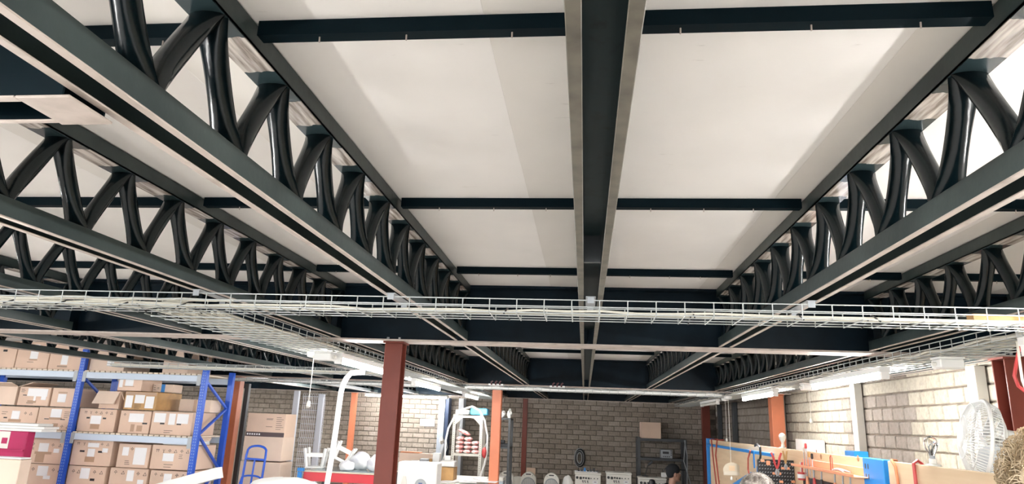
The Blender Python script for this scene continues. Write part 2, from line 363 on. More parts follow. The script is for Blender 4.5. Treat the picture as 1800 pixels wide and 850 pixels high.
# webs: flattened-end tubes, one mesh for each slope
def web_mesh(dy):
    z0, z1 = ZB2 - 0.001 - ZB, ZT1 + 0.001 - ZB; p, q = Vector((0, 0, z0)), Vector((0, dy, z1)); d = (q - p); n = Vector((0, -d.z, d.y)).normalized(); rs = []
    N = 9
    for i in range(N + 1):
        t = i / N; e = abs(2 * t - 1); e3 = e ** 2.2
        hw = 0.0235 * (1 - e3) + 0.0365 * e3; th = 0.0235 * (1 - e3) + 0.012 * e3
        c = p + d * t
        rs.append([c + Vector((1, 0, 0)) * (hw * math.cos(2 * PI * k / 12)) + n * (th * math.sin(2 * PI * k / 12)) for k in range(12)])
    return MB().rings(rs).mesh('web', STEEL, True)
WEB = {1: web_mesh(PITCHY / 2 - 0.012), -1: web_mesh(-(PITCHY / 2 - 0.012))}
HW = 0.0375
def truss(x, b, apex0, side, idx):
    y0, y1 = GY[b] + 0.09, GY[b + 1] - 0.09
    where = 'over the near bay' if b == 0 else 'between the two girders' if b == 1 else 'in the far bay'
    lb = 'dark lattice truss %s, %s from the central beam toward %s' % (where, ORD[idx], side)
    t = thing('lattice_truss', lb, 'truss', (x, y0, ZB), 'steel lattice trusses')
    ym = 0; L = y1 - y0
    bc = MB(); h = ZB2 - ZB
    bc.box(-HW, HW, 0, L, h - 0.004, h); bc.box(-HW, -HW + 0.004, 0, L, 0.0015, h - 0.004); bc.box(HW - 0.004, HW, 0, L, 0.0015, h - 0.004)
    c = bc.build('bottom_chord', CHORD, t, local=True)
    for s in (-1, 1):
        xa, xb = sorted((s * HW, s * (HW - 0.015)))
        MB().cbox(xa - 0.0012 * (s < 0), xb + 0.0012 * (s > 0), 0, L, -0.002, 0.0015, 0.001).build('flange_edge', LIP, c, local=True)
    z1, z2 = ZT1 - ZB, ZT2 - ZB
    tc = MB(); tc.box(-HW, HW, 0, L, z1 + 0.002, z1 + 0.006); tc.box(-HW, -HW + 0.004, 0, L, z1 + 0.002, z2); tc.box(HW - 0.004, HW, 0, L, z1 + 0.002, z2)
    tcb = tc.build('top_chord', CHORD, t, local=True)
    uu = MB().box(-HW + 0.002, HW - 0.002, 0, L, z1, z1 + 0.002)
    off = apex0 - y0
    uu.v = [(v[0], v[1] - off, v[2]) for v in uu.v]
    u_ = uu.build('underside', UNDER, tcb, local=True); u_.location = (0, off, 0)
    k = math.ceil((y0 - apex0) / PITCHY) - 1
    while True:
        ya = apex0 + k * PITCHY; k += 1
        if ya - PITCHY / 2 > y1: break
        for s in (1, -1):
            yb = ya - s * PITCHY / 2
            if min(ya, yb) < y0 - 0.001 or max(ya, yb) > y1: continue
            inst('web', WEB[s], t, (0, yb + s * 0.006 - y0, 0))
    return t
nl = [x for x in TR if x < CX][::-1]; nr = [x for x in TR if x > CX]
for b, a0 in ((0, 1.345), (1, 4.215), (2, 8.78)):
    for i, x in enumerate(nl): truss(x, b, a0, 'the blue racks', i)
    for i, x in enumerate(nr): truss(x, b, a0, 'the block wall', i)
# central channel beam
for b in range(3):
    y0, y1 = GY[b] + 0.09, GY[b + 1] - 0.09
    t = thing('channel_beam', 'open-bottomed dark channel beam with two pale lips running down the middle, ' + ('near bay' if b == 0 else 'between the girders' if b == 1 else 'far bay'), 'beam', (CX, y0, ZB), 'central channel beams', 'thing')
    hw = 0.044; L = y1 - y0; z2 = ZT2 - ZB; m = MB()
    m.box(-hw, -hw + 0.004, 0, L, 0.0, z2); m.box(hw - 0.004, hw, 0, L, 0.0, z2); m.box(-hw + 0.004, hw - 0.004, 0, L, 0.080, 0.084)
    m.build('channel_body', BEAMP, t, local=True)
    for s in (-1, 1):
        xa, xb = sorted((s * (hw + 0.001), s * (hw - 0.0185)))
        MB().cbox(xa, xb, 0, L, -0.0035, 0.0, 0.0012).build('lip', LIP2, t, local=True)
    if b == 0:
        MB().box(-hw + 0.02, hw - 0.02, 2.36, 2.375, 0.0, 0.079).build('splice_plate', DGREY, t, local=True)
# girders
for g, y in enumerate(GY):
    t = thing('girder', ['dark navy cross girder behind the viewer', 'deep navy I-beam girder resting on the maroon column, pale bottom flange', 'deep navy cross girder above the white cable run in mid hall', 'navy cross girder lying along the top of the brick wall'][g], 'girder', (0, y, GZ), 'cross girders')
    top = ZC - 0.001
    MB().box(XL + 0.01, XR - 0.02, y - 0.085, y + 0.085, GZ, GZ + 0.010).build('bottom_flange', LIP, t)
    MB().box(XL + 0.01, XR - 0.02, y - 0.005, y + 0.005, GZ + 0.010, top - 0.012).build('web_plate', NAVY, t)
    MB().box(XL + 0.01, XR - 0.02, y - 0.085, y + 0.085, top - 0.012, top).build('top_flange', NAVY, t)
    if g in (1, 2):
        for x in LINES:                                   # stiffeners where the trusses meet the girder
            for s in (-1, 1):
                MB().box(x - 0.004, x + 0.004, y + (0.005 if s > 0 else -0.085), y + (0.085 if s > 0 else -0.005), GZ + 0.010, top - 0.012).build('stiffener', NAVY, t)
# purlins
def purlin(b, y, n):
    t = thing('purlin', 'thin dark angle purlin under the ceiling boards, %s row %s' % (ORD[n], 'of the near bay' if b == 0 else 'between the two girders' if b == 1 else 'of the far bay'), 'purlin', (0, y, ZC - 0.031), 'angle purlins')
    xs = [XL] + LINES + [XR - 0.02]
    for i in range(len(xs) - 1):
        a, c = xs[i] + 0.0455, xs[i + 1] - 0.0455
        m = MB(); m.box(a, c, y - 0.012, y - 0.008, ZC - 0.034, ZC - 0.0005); m.box(a, c, y - 0.008, y + 0.018, ZC - 0.034, ZC - 0.030)
        s = m.build('purlin_length', PURL, t)
        if b == 0 and -2 < a < 1.8:
            sm = MB()
            for k in range(3):
                xx = a + (c - a) * (0.2 + 0.3 * k) + random.uniform(-0.03, 0.03)
                sm.tube([(xx, y + 0.0, ZC - 0.034), (xx, y + 0.001, ZC - 0.046)], 0.0018, 5)
            ss = sm.build('screw_tip', LIP, s); ss['kind'] = 'stuff'
for b in range(3):
    for n, y in enumerate(PUR[b]): purlin(b, y, n)
# bridging channel beside the nearest truss
Yb0, Yb1 = 0.822, 0.912
t = thing('bridging_channel', 'short dark channel with a pale end plate bolted beside the nearest truss', 'bracket', (-1.1, Yb0, ZB - 0.03))
xa, xb = -1.49 + HW + 0.005, -0.722 - HW - 0.006
MB().box(xa, xb, Yb0, Yb0 + 0.004, ZB - 0.012, ZB + 0.075).box(xa, xb, Yb1 - 0.004, Yb1, ZB - 0.012, ZB + 0.075).box(xa, xb, Yb0 + 0.004, Yb1 - 0.004, ZB + 0.071, ZB + 0.075).build('channel_body', PURL, t)
MB().cbox(xa, -0.842, Yb0, Yb0 + 0.016, ZB - 0.0155, ZB - 0.0122, 0.001).build('lip', LIP, t)
MB().cbox(xa, -0.842, Yb1 - 0.010, Yb1, ZB - 0.0155, ZB - 0.0122, 0.001).build('lip', LIP, t)
MB().cbox(-0.840, -0.752, Yb0 - 0.001, Yb1 + 0.004, ZB - 0.0170, ZB - 0.0125, 0.0015).build('end_plate', LIP, t)

# ------------------------------------------------------------------ columns
def h_column(label, x, y, wdt, m, ztop, dep=None):
    dep = dep or wdt; t = thing('steel_column', label, 'column', (x, y, 0), 'steel columns', 'thing'); h = wdt / 2; d = dep / 2
    MB().cbox(x - h, x + h, y - d, y - d + 0.010, 0.012, ztop - 0.012, 0.002).build('flange', m, t)
    MB().cbox(x - h, x + h, y + d - 0.010, y + d, 0.012, ztop - 0.012, 0.002).build('flange', m, t)
    MB().box(x - 0.004, x + 0.004, y - d + 0.010, y + d - 0.010, 0.012, ztop - 0.012).build('web_plate', m, t)
    MB().box(x - h - 0.01, x + h + 0.01, y - d - 0.01, y + d + 0.01, ztop - 0.012, ztop - 0.001).build('cap_plate', m, t)
    MB().box(x - h - 0.03, x + h + 0.03, y - d - 0.03, y + d + 0.03, 0, 0.012).build('base_plate', m, t)
    for s in (-1, 1):
        if ztop > GZ - 0.01 and y < 5:
            MB().lathe([(0.008, 0), (0.008, 0.012)], (x + s * 0.035, y - 0.06, GZ + 0.0105), 6).build('bolt', GREY, t)
    return t
def box_column(label, x, y, wdt, m, ztop):
    t = thing('steel_column', label, 'column', (x, y, 0), 'steel columns', 'thing'); h = wdt / 2
    MB().cbox(x - h, x + h, y - h, y + h, 0.012, ztop - 0.012, 0.004).build('shaft', m, t)
    MB().box(x - h - 0.008, x + h + 0.008, y - h - 0.008, y + h + 0.008, ztop - 0.012, ztop - 0.001).build('cap_plate', m, t)
    MB().box(x - h - 0.03, x + h + 0.03, y - h - 0.03, y + h + 0.03, 0, 0.012).build('base_plate', m, t)
    return t
h_column('large maroon H-section column under the nearest girder', -1.135, 3.99, 0.105, MAROON, GZ)
box_column('bright orange column beside the shelf of pink packets', -1.085, 8.55, 0.115, ORANGE, GZ)
box_column('orange column at the end of the blue rack', -4.50, 8.55, 0.115, ORANGE, GZ)
box_column('slim orange column standing before the brick wall above the red table', -4.50, 13.18, 0.10, ORANGE, GZ)
box_column('slim dark brown column standing before the dim brick wall', -1.125, 13.18, 0.09, MAROON, GZ)
h_column('glossy maroon column by the blond head and the white fan', 2.30, 3.95, 0.15, MAROON, GZ, 0.12)
box_column('orange column against the block wall above the pegboard', 2.27, 8.55, 0.145, ORANGE, GZ)
box_column('dark maroon column in the far corner behind the blue upright', 2.22, 13.15, 0.14, MAROON, GZ)
# posts on the block wall
for px, Y, wd, m, lb in ((1721, 4.50, 0.10, POST, 'cream post on the block wall just behind the white fan'), (1508, 6.42, 0.11, POST, 'cream post on the block wall above the end of the pine board'),
                        (1383, 8.80, 0.10, POST, 'cream post on the block wall by the orange column'), (1294, 11.5, 0.12, DGREY, 'dark post on the block wall between two pull cords and the orange column'),
                        (1262, 12.75, 0.10, DGREY, 'dark post on the block wall next to the far corner')):
    tag(MB().cbox(XR - 0.085, XR - 0.02, Y - wd / 2, Y + wd / 2, 0, H + 0.44, 0.003).build('wall_post', m), lb, 'post', 'wall posts', 'thing')
# posts at the far wall
for x0, x1, m, lb in ((at(771, 740, 13.2).x, at(782, 740, 13.2).x, BGREY, 'blue-grey steel post on the brightly lit part of the brick wall'), (at(783, 740, 13.2).x, at(789, 740, 13.2).x, mat('dark_blue_paint', (0.03, 0.05, 0.10), 0.5), 'dark blue strip beside the blue-grey steel post'),
                     (at(806, 740, 13.2).x, at(815, 740, 13.2).x, GREY, 'galvanised post behind the shelf of pink packets')):
    tag(MB().cbox(x0, x1, 13.12, 13.36, 0, H + 0.40, 0.004).build('wall_post', m), lb, 'post', 'wall posts', 'thing')

# ------------------------------------------------------------------ wire cable trays
WR = 0.0026
def tray(label, axis, a0, a1, c0, c1, z0, z1, pitch=0.1, wr=WR, nbot=3):
    """wire basket tray along x (axis 0) or y (axis 1); c0, c1 its two sides"""
    P = (lambda a, c, z: (a, c, z)) if axis == 0 else (lambda a, c, z: (c, a, z))
    t = thing('cable_tray', label, 'cable tray', P((a0 + a1) / 2, (c0 + c1) / 2, z0), 'wire cable trays')
    longs = [(c0, z1), (c0, (z0 + z1) / 2), (c1, z1), (c1, (z0 + z1) / 2)] + [(c0 + (c1 - c0) * k / (nbot + 1), z0) for k in range(nbot + 2)]
    for c, z in longs:
        MB().tube([P(a0, c, z), P(a1, c, z)], wr, 5).build('long_wire', WIRE, t)
    o = t['_o']; e = wr * 1.2
    u = MB().tube([P(0, c0 - e, z1), P(0, c0 - e, z0 - e), P(0, c1 + e, z0 - e), P(0, c1 + e, z1)], wr, 5)
    u.v = [(v[0] - (0 if axis == 0 else o[0]), v[1] - (o[1] if axis == 0 else 0), v[2] - o[2]) for v in u.v]
    me = u.mesh('cross_wire', WIRE); n = int((a1 - a0) / pitch)
    for k in range(min(n, 299)):
        a = a0 + pitch * (k + 0.5) - (o[0] if axis == 0 else o[1])
        inst('cross_wire', me, t, (a, 0, 0) if axis == 0 else (0, a, 0))
    return t
TA = (H + 0.385, H + 0.434)
trA = tray('wire tray crossing the whole width just below the nearest trusses', 0, -3.1, 2.3, 2.42, 2.60, *TA, wr=0.0022, nbot=2)
trB = tray('wide wire tray running down the hall past the maroon column', 1, 2.66, 12.6, -1.86, -1.50, *TA, nbot=5)
trC = tray('wire tray running along the block wall above the lit tubes', 1, 2.66, 12.9, 1.63, 1.90, *TA, nbot=4)
trD = tray('cable-filled wire tray crossing mid hall in front of the orange columns', 0, -4.75, -1.92, 8.18, 8.38, H + 0.372, H + 0.412)
trD2 = tray('white cable-filled wire tray between the orange column and the block wall', 0, -1.46, 1.60, 8.18, 8.38, H + 0.372, H + 0.412)
trE = tray('wire tray crossing in front of the blue racks', 0, -4.72, -1.92, 6.32, 6.48, H + 0.385, H + 0.432)
def cable(label, pts, r=0.006, m=CABLE, group='cables in the wire trays', name='cable', n=6):
    return tag(MB().tube(pts, r, n).build(name, m, None, True), label, 'cable', group)
def wob(P, a0, a1, c, z, n, ac, az, seed):
    rnd = random.Random(seed); out = []
    for i in range(n + 1):
        a = a0 + (a1 - a0) * i / n; out.append(P(a, c + rnd.uniform(-ac, ac), z + abs(rnd.uniform(0, az))))
    return out
PX = lambda a, c, z: (a, c, z); PY = lambda a, c, z: (c, a, z)
for i in range(2):
    cable('long pale cable lying along the nearest wire tray, %s' % ('front one', 'rear one')[i], wob(PX, -3.0, 2.1, 2.47 + 0.07 * i, TA[0] + 0.0085, 40, 0.012, 0.010, i), 0.0048)
for i in range(5):
    cable('pale cable bunched in the rack end of the nearest tray, %s from the front' % ORD[i], wob(PX, -3.0, -1.35 - 0.08 * i, 2.445 + 0.03 * i, TA[0] + 0.0085, 16, 0.012, 0.022, 300 + i), 0.0055)
for i in range(11):
    cable('cream cable in the wide tray, %s from its rack side' % (ORD + ['eleventh'])[i], wob(PY, 2.7, 12.2, -1.835 + 0.028 * i, TA[0] + 0.0115, 60, 0.006, 0.014, 20 + i), 0.0085)
for i in range(7):
    cable('pale cable in the block-wall tray, %s from its hall side' % ORD[i], wob(PY, 2.7, 12.4, 1.665 + 0.032 * i, TA[0] + 0.0105, 60, 0.008, 0.016, 50 + i), 0.0070)
for i in range(6):
    cable('white cable in the mid-hall tray toward the racks, %s from the front' % ORD[i], wob(PX, -4.7, -1.95, 8.205 + 0.028 * i, H + 0.386, 24, 0.004, 0.010, 80 + i), 0.0110, WHITE)
    cable('white cable in the mid-hall tray over the tower fans, %s from the front' % ORD[i], wob(PX, -1.44, 1.58, 8.205 + 0.028 * i, H + 0.386, 24, 0.004, 0.012, 90 + i), 0.0110, WHITE)
for i in range(4):
    cable('white cable in the tray crossing before the blue racks, %s from the front' % ORD[i], wob(PX, -4.7, -1.95, 6.345 + 0.03 * i, H + 0.3975, 30, 0.003, 0.006, 100 + i), 0.0075)
for i, px in enumerate((30, 120, 230, 330, 540, 890, 1215, 1400, 1530)):        # black ties on tray A
    c = at(px, 548, 2.5).x
    tag(MB().tube([(c, 2.425, TA[0] - 0.004), (c + 0.004, 2.50, TA[0] + 0.028), (c + 0.002, 2.595, TA[0] - 0.004)], 0.003, 5).build('cable_tie', BLACK), 'black cable tie in the nearest tray, %s counted from the rack end' % ORD[i], 'cable tie', 'black ties on the nearest tray')
# clamps that hang tray A from the chords
for i, x in enumerate((-2.37, -1.49, -0.722, CX, 0.781, 1.585)):
    t = thing('tray_clamp', 'tray clamp under ' + ('the central beam' if x == CX else 'near truss, %s from the central beam toward %s' % ((ORD[nl.index(x)], 'the racks') if x < CX else (ORD[nr.index(x)], 'the block wall'))), 'clamp', (x, 2.50, TA[1]), 'tray clamps')
    MB().cbox(x - 0.018, x + 0.018, 2.408, 2.614, ZB - 0.0065, ZB - 0.003, 0.001).build('plate', GREY, t)
    for yy in (2.412, 2.608):
        MB().cbox(x - 0.012, x + 0.012, yy - 0.002, yy + 0.002, TA[1] - 0.012, ZB - 0.0065, 0.0005).build('strap', GREY, t)
# plain boxes and sensors on the trays
def jbox(label, c, sx, sy, sz, m=WHITE, name='junction_box'):
    t = thing(name, label, 'junction box', (c[0], c[1], c[2] - sz / 2), 'junction boxes on the trays')
    x, y, z = c
    MB().cbox(x - sx / 2, x + sx / 2, y - sy / 2, y + sy / 2, z - sz / 2, z + sz * 0.3, 0.006).build('body', m, t)
    MB().cbox(x - sx / 2 - 0.003, x + sx / 2 + 0.003, y - sy / 2 - 0.003, y + sy / 2 + 0.003, z + sz * 0.3 + 0.0005, z + sz / 2, 0.004).build('lid', m, t)
    for s in (-1, 1): MB().tube([(x + s * (sx / 2 + 0.0005), y, z - sz * 0.1), (x + s * (sx / 2 + 0.016), y, z - sz * 0.1)], 0.011, 8).build('cable_gland', OFFWH, t)
    return t
jz = TA[0] - 0.036
def pull_switch(label, x, y, ztop, drop):
    t = thing('pull_cord_switch', label, 'switch', (x, y, ztop - 0.03), 'pull-cord switches')
    MB().lathe([(0.02, -0.035), (0.040, -0.030), (0.046, -0.012), (0.046, 0.0)], (x, y, ztop), 18).build('housing', WHITE, t, True)
    MB().tube([(x, y, ztop - 0.034), (x + 0.002, y, ztop - drop * 0.5), (x, y, ztop - drop)], 0.0022, 5).build('cord', OFFWH, t)
    MB().lathe([(0.004, 0.0), (0.012, -0.012), (0.014, -0.035), (0.005, -0.045)], (x, y, ztop - drop), 10).build('toggle', OFFWH, t, True)
jl = [('square junction box under the wide tray before the maroon column', -1.60, 4.06), ('junction box under the wall tray near the two lit tubes', 1.73, 5.55), ('junction box under the wall tray above the white fan', 1.72, 3.45)]
for lb, x, y in jl: jbox(lb, (x, y, jz), 0.11, 0.09, 0.055)
pull_switch('white pull-cord switch hanging before the brick wall near the maroon column', -1.72, 4.18, TA[0] - 0.004, 0.30)
pull_switch('white pull-cord switch hanging in front of the cream post', 1.82, 5.85, TA[0] - 0.004, 0.26)
pull_switch('white pull-cord switch over the blue-framed board, the one nearer the corner', 1.72, 8.75, TA[0] - 0.004, 0.47)
pull_switch('white pull-cord switch over the blue-framed board, the one nearer the viewer', at(1285, 820, 8.23).x, 8.23, TA[0] - 0.004, 0.88)
for x, lb in ((at(873, 672, 8.28).x, 'white box with dark red connectors on the tray above the orange column'), (at(980, 672, 8.28).x, 'white box with dark red connectors on the tray beside the central beam')):
    t = thing('connector_box', lb, 'junction box', (x, 8.28, H + 0.416), 'connector boxes on the mid-hall tray')
    MB().cbox(x - 0.09, x + 0.09, 8.20, 8.36, H + 0.416, H + 0.4355, 0.004).build('box', WHITE, t)
    for k in range(3):
        xx = x - 0.05 + 0.05 * k
        MB().tube([(xx, 8.19, H + 0.425), (xx, 8.165, H + 0.45), (xx + 0.02, 8.16, H + 0.465)], 0.010, 6).build('connector', mat('dark_red_plastic', (0.06, 0.012, 0.014), 0.5) if 'dark_red_plastic' not in MATS else MATS['dark_red_plastic'], t)

# ------------------------------------------------------------------ fluorescent lamps
def lamp(label, x0, y0, x1, y1, z, lit=True, rods=False):
    a, b = Vector((x0, y0, z)), Vector((x1, y1, z)); d = (b - a).normalized(); n = Vector((-d.y, d.x, 0)); c = (a + b) / 2
    t = thing('fluorescent_lamp', label, 'lamp', (c.x, c.y, z - 0.02), 'fluorescent batten lamps')
    up = Vector((0, 0, 0.034))
    MB().bar(a + up, b + up, 0.055, 0.030).build('housing', LAMPBODY, t)
    MB().tube([a + d * 0.03, b - d * 0.03], 0.0155, 10).build('tube', TUBEM if lit else TUBEOFF, t, True)
    if rods:
        for p in (a + d * 0.2, b - d * 0.2): MB().tube([p + Vector((0, 0, 0.05)), Vector((p.x, p.y, ZC - 0.0005))], 0.004, 6).build('hanger_rod', GREY, t)
    for p, s in ((a, 1), (b, -1)):
        MB().bar(p - d * s * 0.001, p + d * s * 0.028, 0.04, 0.038).build('end_cap', WHITE, t)
LZ = H + 0.327
lamp('lit fluorescent tube under the wide tray just before the maroon column', -1.53, 4.10, -1.53, 5.30, LZ)
lamp('lit fluorescent tube under the wide tray behind the maroon column', -1.66, 6.55, -1.66, 7.75, LZ)
lamp('lit fluorescent tube under the wide tray above the shelf of pink packets', -1.66, 9.40, -1.66, 10.6, LZ)
lamp('long lit tube fixed crosswise in front of the bright brick wall', -4.15, 12.75, -2.55, 12.75, H + 0.385)
lamp('lit fluorescent tube under the wall tray next to the cream post', 1.66, 4.00, 1.66, 5.22, LZ)
lamp('lit fluorescent tube under the wall tray before the orange column', 1.69, 6.35, 1.69, 7.60, LZ)
lamp('unlit fluorescent tube under the wall tray near the far corner', 1.66, 8.90, 1.66, 10.1, LZ, False)
lamp('lit fluorescent tube under the wall tray nearest the viewer', 1.64, 1.55, 1.64, 2.72, LZ)
lamp('added unseen lit tube over the near hall behind the viewer by the block wall', 1.64, -2.6, 1.64, -1.4, LZ)  # unseen tubes around and behind the viewer, added to raise the room light
lamp('added unseen lit tube over the near hall on the line of the wide tray', -1.66, -0.8, -1.66, 0.4, LZ)
lamp('added unseen lit tube behind the viewer on the line of the wide tray', -1.66, -3.6, -1.66, -2.4, LZ)
lamp('added unseen lit tube beside the viewer on the line of the wide tray', -1.66, 0.75, -1.66, 1.5, LZ)  # this pair is added out of view to brighten the near ceiling boards
lamp('added unseen lit tube beside the viewer near the block wall', 1.64, 0.05, 1.64, 1.25, LZ)
lamp('added hidden lit tube hung high over the packing end, first of two', -4.45, 10.5, -4.45, 11.7, H + 0.53, True, True)  # pair added behind tray and trusses to brighten the far brick wall
lamp('added hidden lit tube hung high over the packing end, second of two', -5.60, 10.5, -5.60, 11.7, H + 0.53, True, True)
lamp('added lit tube in the rack aisle beyond the picture edge, front one', -5.35, 3.1, -5.35, 4.3, LZ)  # aisle pair added off view for more light on the rack cartons
lamp('added lit tube in the rack aisle beyond the picture edge, rear one', -7.6, 4.4, -7.6, 5.6, LZ)
for i, y in enumerate((-2.0, 1.2)):  # unseen row added to light the ceiling boards and racks
    lamp('added unseen lit tube over the rack aisle, %s one' % ('rear' if i == 0 else 'near'), -4.45, y, -4.45, y + 1.2, LZ)
lamp('added unseen lit tube over the aisle in front of the blue racks', -6.3, 2.6, -6.3, 3.8, LZ)  # added outside the view to light the rack fronts

# ------------------------------------------------------------------ blue pallet rack with cartons
RY0, RY1 = 7.0, 7.56
RX = [-6.96, -5.515, -4.075]
SH = [H - 0.93, H - 0.275, H + 0.372]            # shelf tops
rack = thing('pallet_rack', 'tall blue pallet rack with pale beams full of cartons', 'rack', ((RX[0] + RX[2]) / 2, 7.28, 0))
for i, x in enumerate(RX):
    for y in (RY0, RY1):
        uz = H + (0.425 if i == 2 else 0.60)
        m = MB(); m.box(x - 0.028, x + 0.028, y - 0.004, y, 0, uz); m.box(x - 0.028, x - 0.024, y, y + 0.045, 0, uz); m.box(x + 0.024, x + 0.028, y, y + 0.045, 0, uz)
        up_ = m.build('upright', BLUE, rack)
        if y == RY0:
            hm = MB()
            for k in range(58):
                zz = 0.7 + 0.03 * k
                for s in (-1, 1): hm.box(x + s * 0.011 - 0.004, x + s * 0.011 + 0.004, y - 0.0052, y - 0.004, zz, zz + 0.014)
            h_ = hm.build('slots', mat('slot_pale_blue', (0.20, 0.33, 0.62), 0.5) if 'slot_pale_blue' not in MATS else MATS['slot_pale_blue'], up_); h_['kind'] = 'stuff'  # slots drawn as thin plates in a paler blue than the upright
    zs = [H - 1.5, H - 1.0, H - 0.62, H - 0.26, H + 0.02, H + 0.30]
    for k in range(len(zs) - 1):
        p, q = (RY0 + 0.05, RY1 - 0.005) if k % 2 else (RY1 - 0.005, RY0 + 0.05)
        MB().bar((x, p, zs[k]), (x, q, zs[k + 1]), 0.020, 0.026, (1, 0, 0)).build('brace', BLUE, rack)
for lev, z in enumerate(SH):
    for i in range(2):
        a, b = RX[i] + 0.031, RX[i + 1] - 0.031
        for y in (RY0 - 0.006, RY1 + 0.005):
            bm_ = MB().cbox(a, b, y, y + 0.04, z - 0.085, z - 0.018, 0.004).build('beam', RACKBEAM, rack)
            if y < RY1:
                for xx in (a, b): MB().cbox(xx - (0.045 if xx == b else -0.001), xx + (0.045 if xx == a else -0.001), y - 0.004, y - 0.0005, z - 0.125, z - 0.012, 0.001).build('connector', GREY, bm_)
        n = 22
        for k in range(n):
            xx = a + (b - a) * (k + 0.5) / n
            MB().box(xx - 0.024, xx + 0.024, RY0 + 0.002, RY1 + 0.03, z - 0.017, z - 0.001).build('slat', SLATWOOD, rack)

ICON = {}
def icons(m, x, z, s, y, which):
    """shipping pictograms drawn in thin print"""
    l = 0.09 * s
    def ln(a, b, c, d): m.bar((x + a * s, y, z + b * s), (x + c * s, y, z + d * s), l, 0.0006, (0, 1, 0))
    if which == 0:      # two arrows
        for o in (0.25, 0.75): ln(o, 0.1, o, 0.9); ln(o - 0.17, 0.6, o, 0.92); ln(o + 0.17, 0.6, o, 0.92)
    elif which == 1:    # glass
        ln(0.25, 0.95, 0.35, 0.5); ln(0.75, 0.95, 0.65, 0.5); ln(0.35, 0.5, 0.65, 0.5); ln(0.5, 0.5, 0.5, 0.1); ln(0.3, 0.08, 0.7, 0.08)
    elif which == 2:    # umbrella
        ln(0.1, 0.5, 0.5, 0.95); ln(0.5, 0.95, 0.9, 0.5); ln(0.1, 0.5, 0.9, 0.5); ln(0.5, 0.5, 0.5, 0.1)
    else:               # recycling triangle
        ln(0.1, 0.15, 0.5, 0.9); ln(0.5, 0.9, 0.9, 0.15); ln(0.9, 0.15, 0.1, 0.15); ln(0.02, 0.3, 0.2, 0.05)
def carton(label, x0, x1, z0, z1, y0, dep, feats=(), m=CARD, name='cardboard_box', rot=0.0, top=True, group='cartons on the blue rack'):
    g = 0.0035; x0 += g; x1 -= g; z0 += 0.001; z1 -= g
    t = thing(name, label, 'box', ((x0 + x1) / 2, y0 + dep / 2, z0), group)
    y1 = y0 + dep; b = MB()
    if top: b.cbox(x0, x1, y0, y1, z0, z1, 0.004)
    else:
        k = 0.006
        b.box(x0, x1, y0, y1, z0, z0 + k); b.box(x0, x1, y0, y0 + k, z0 + k, z1); b.box(x0, x1, y1 - k, y1, z0 + k, z1); b.box(x0, x0 + k, y0 + k, y1 - k, z0 + k, z1); b.box(x1 - k, x1, y0 + k, y1 - k, z0 + k, z1)
    b.build('body', m, t)
    W, Hh = x1 - x0, z1 - z0
    pm = MB(); has = False
    for ft in feats:
        k, u0, u1, v0, v1 = ft[:5]; a, c, d, e = x0 + W * u0, x0 + W * u1, z0 + Hh * v0, z0 + Hh * v1
        if k == 'L': MB().box(a, c, y0 - 0.0016, y0 - 0.0004, d, e).build('paper_label', PAPER, t)
        elif k == 'T': MB().box(a, c, y0 - 0.0008, y0 - 0.0001, d, e).build('tape', TAPE, t)
        elif k == 'H': MB().cbox(a, c, y0 - 0.0012, y0 - 0.0002, d, e, 0.0003).build('hand_hole', BLACK, t)
        elif k == 'B': MB().box(a, c, y0 - 0.0012, y0 - 0.0001, d, e).build('printed_band', mat('band_print', (0.09, 0.06, 0.06), 0.5) if 'band_print' not in MATS else MATS['band_print'], t)
        elif k == 'W':
            for i in range(ft[5]): MB().box(a + (c - a) * i / ft[5], a + (c - a) * (i + 0.6) / ft[5], y0 - 0.0018, y0 - 0.0013, d, e).build('printed_mark', PAPER, t)
        elif k == 'U': MB().box(a, c, y0 - 0.0012, y0 - 0.0001, d, e).build('blue_tape', BLUE2, t)
        elif k == 'I':                                     # a row of pictograms
            has = True; n = ft[5]; s = e - d
            for i in range(n): icons(pm, a + (c - a) * i / max(1, n - 1) * 1.0 - (s if i == n - 1 else 0) * 0, d, s, y0 - 0.0004, (0, 1, 2, 3, 2, 3)[i % 6] if n > 2 else 2 + i % 2)
        elif k == 'P':                                     # lines of small print
            has = True; n = ft[5]
            for i in range(n):
                zz = e - (e - d) * i / max(1, n - 1)
                pm.box(a, a + (c - a) * random.uniform(0.6, 1), y0 - 0.0005, y0 - 0.0001, zz - 0.0022, zz + 0.0022)
    if has: pm.build('print', INK, t)['kind'] = 'stuff'
    if top and name == 'cardboard_box': MB().box(x0 + W * 0.02, x1 - W * 0.02, (y0 + y1) / 2 - 0.03, (y0 + y1) / 2 + 0.03, z1 + 0.0001, z1 + 0.0006).build('tape', TAPE, t)
    return t
def px_box(label, xa, xb, z0, z1, y0=7.052, dep=0.46, **k):
    zm = (at((xa + xb) / 2, 740, y0).z)
    py = 740 - ((z0 + z1) / 2 - zm) * FPX / y0
    x0, x1 = at(xa, py, y0).x, at(xb, py, y0).x
    for rx in RX:
        if x0 < rx + 0.030 and x1 > rx - 0.030:
            if rx - x0 > x1 - rx: x1 = rx - 0.030
            else: x0 = rx + 0.030
    return carton(label, x0, x1, z0, z1, y0, dep, **k)
def flap(t, p0, p1, d, m=CARD2):
    """a carton flap hinged on the edge p0-p1, reaching out by the vector d"""
    p0, p1, d = Vector(p0), Vector(p1), Vector(d); n = (p1 - p0).cross(d).normalized() * 0.003
    vs = [p0, p1, p1 + d, p0 + d]; MB().add([v - n for v in vs] + [v + n for v in vs], [(0, 1, 2, 3), (7, 6, 5, 4), (0, 4, 5, 1), (1, 5, 6, 2), (2, 6, 7, 3), (3, 7, 4, 0)]).build('flap', m, t)
SM = SH[1]; ST = SH[2]; SL = SH[0]
ZA = SM + 0.245
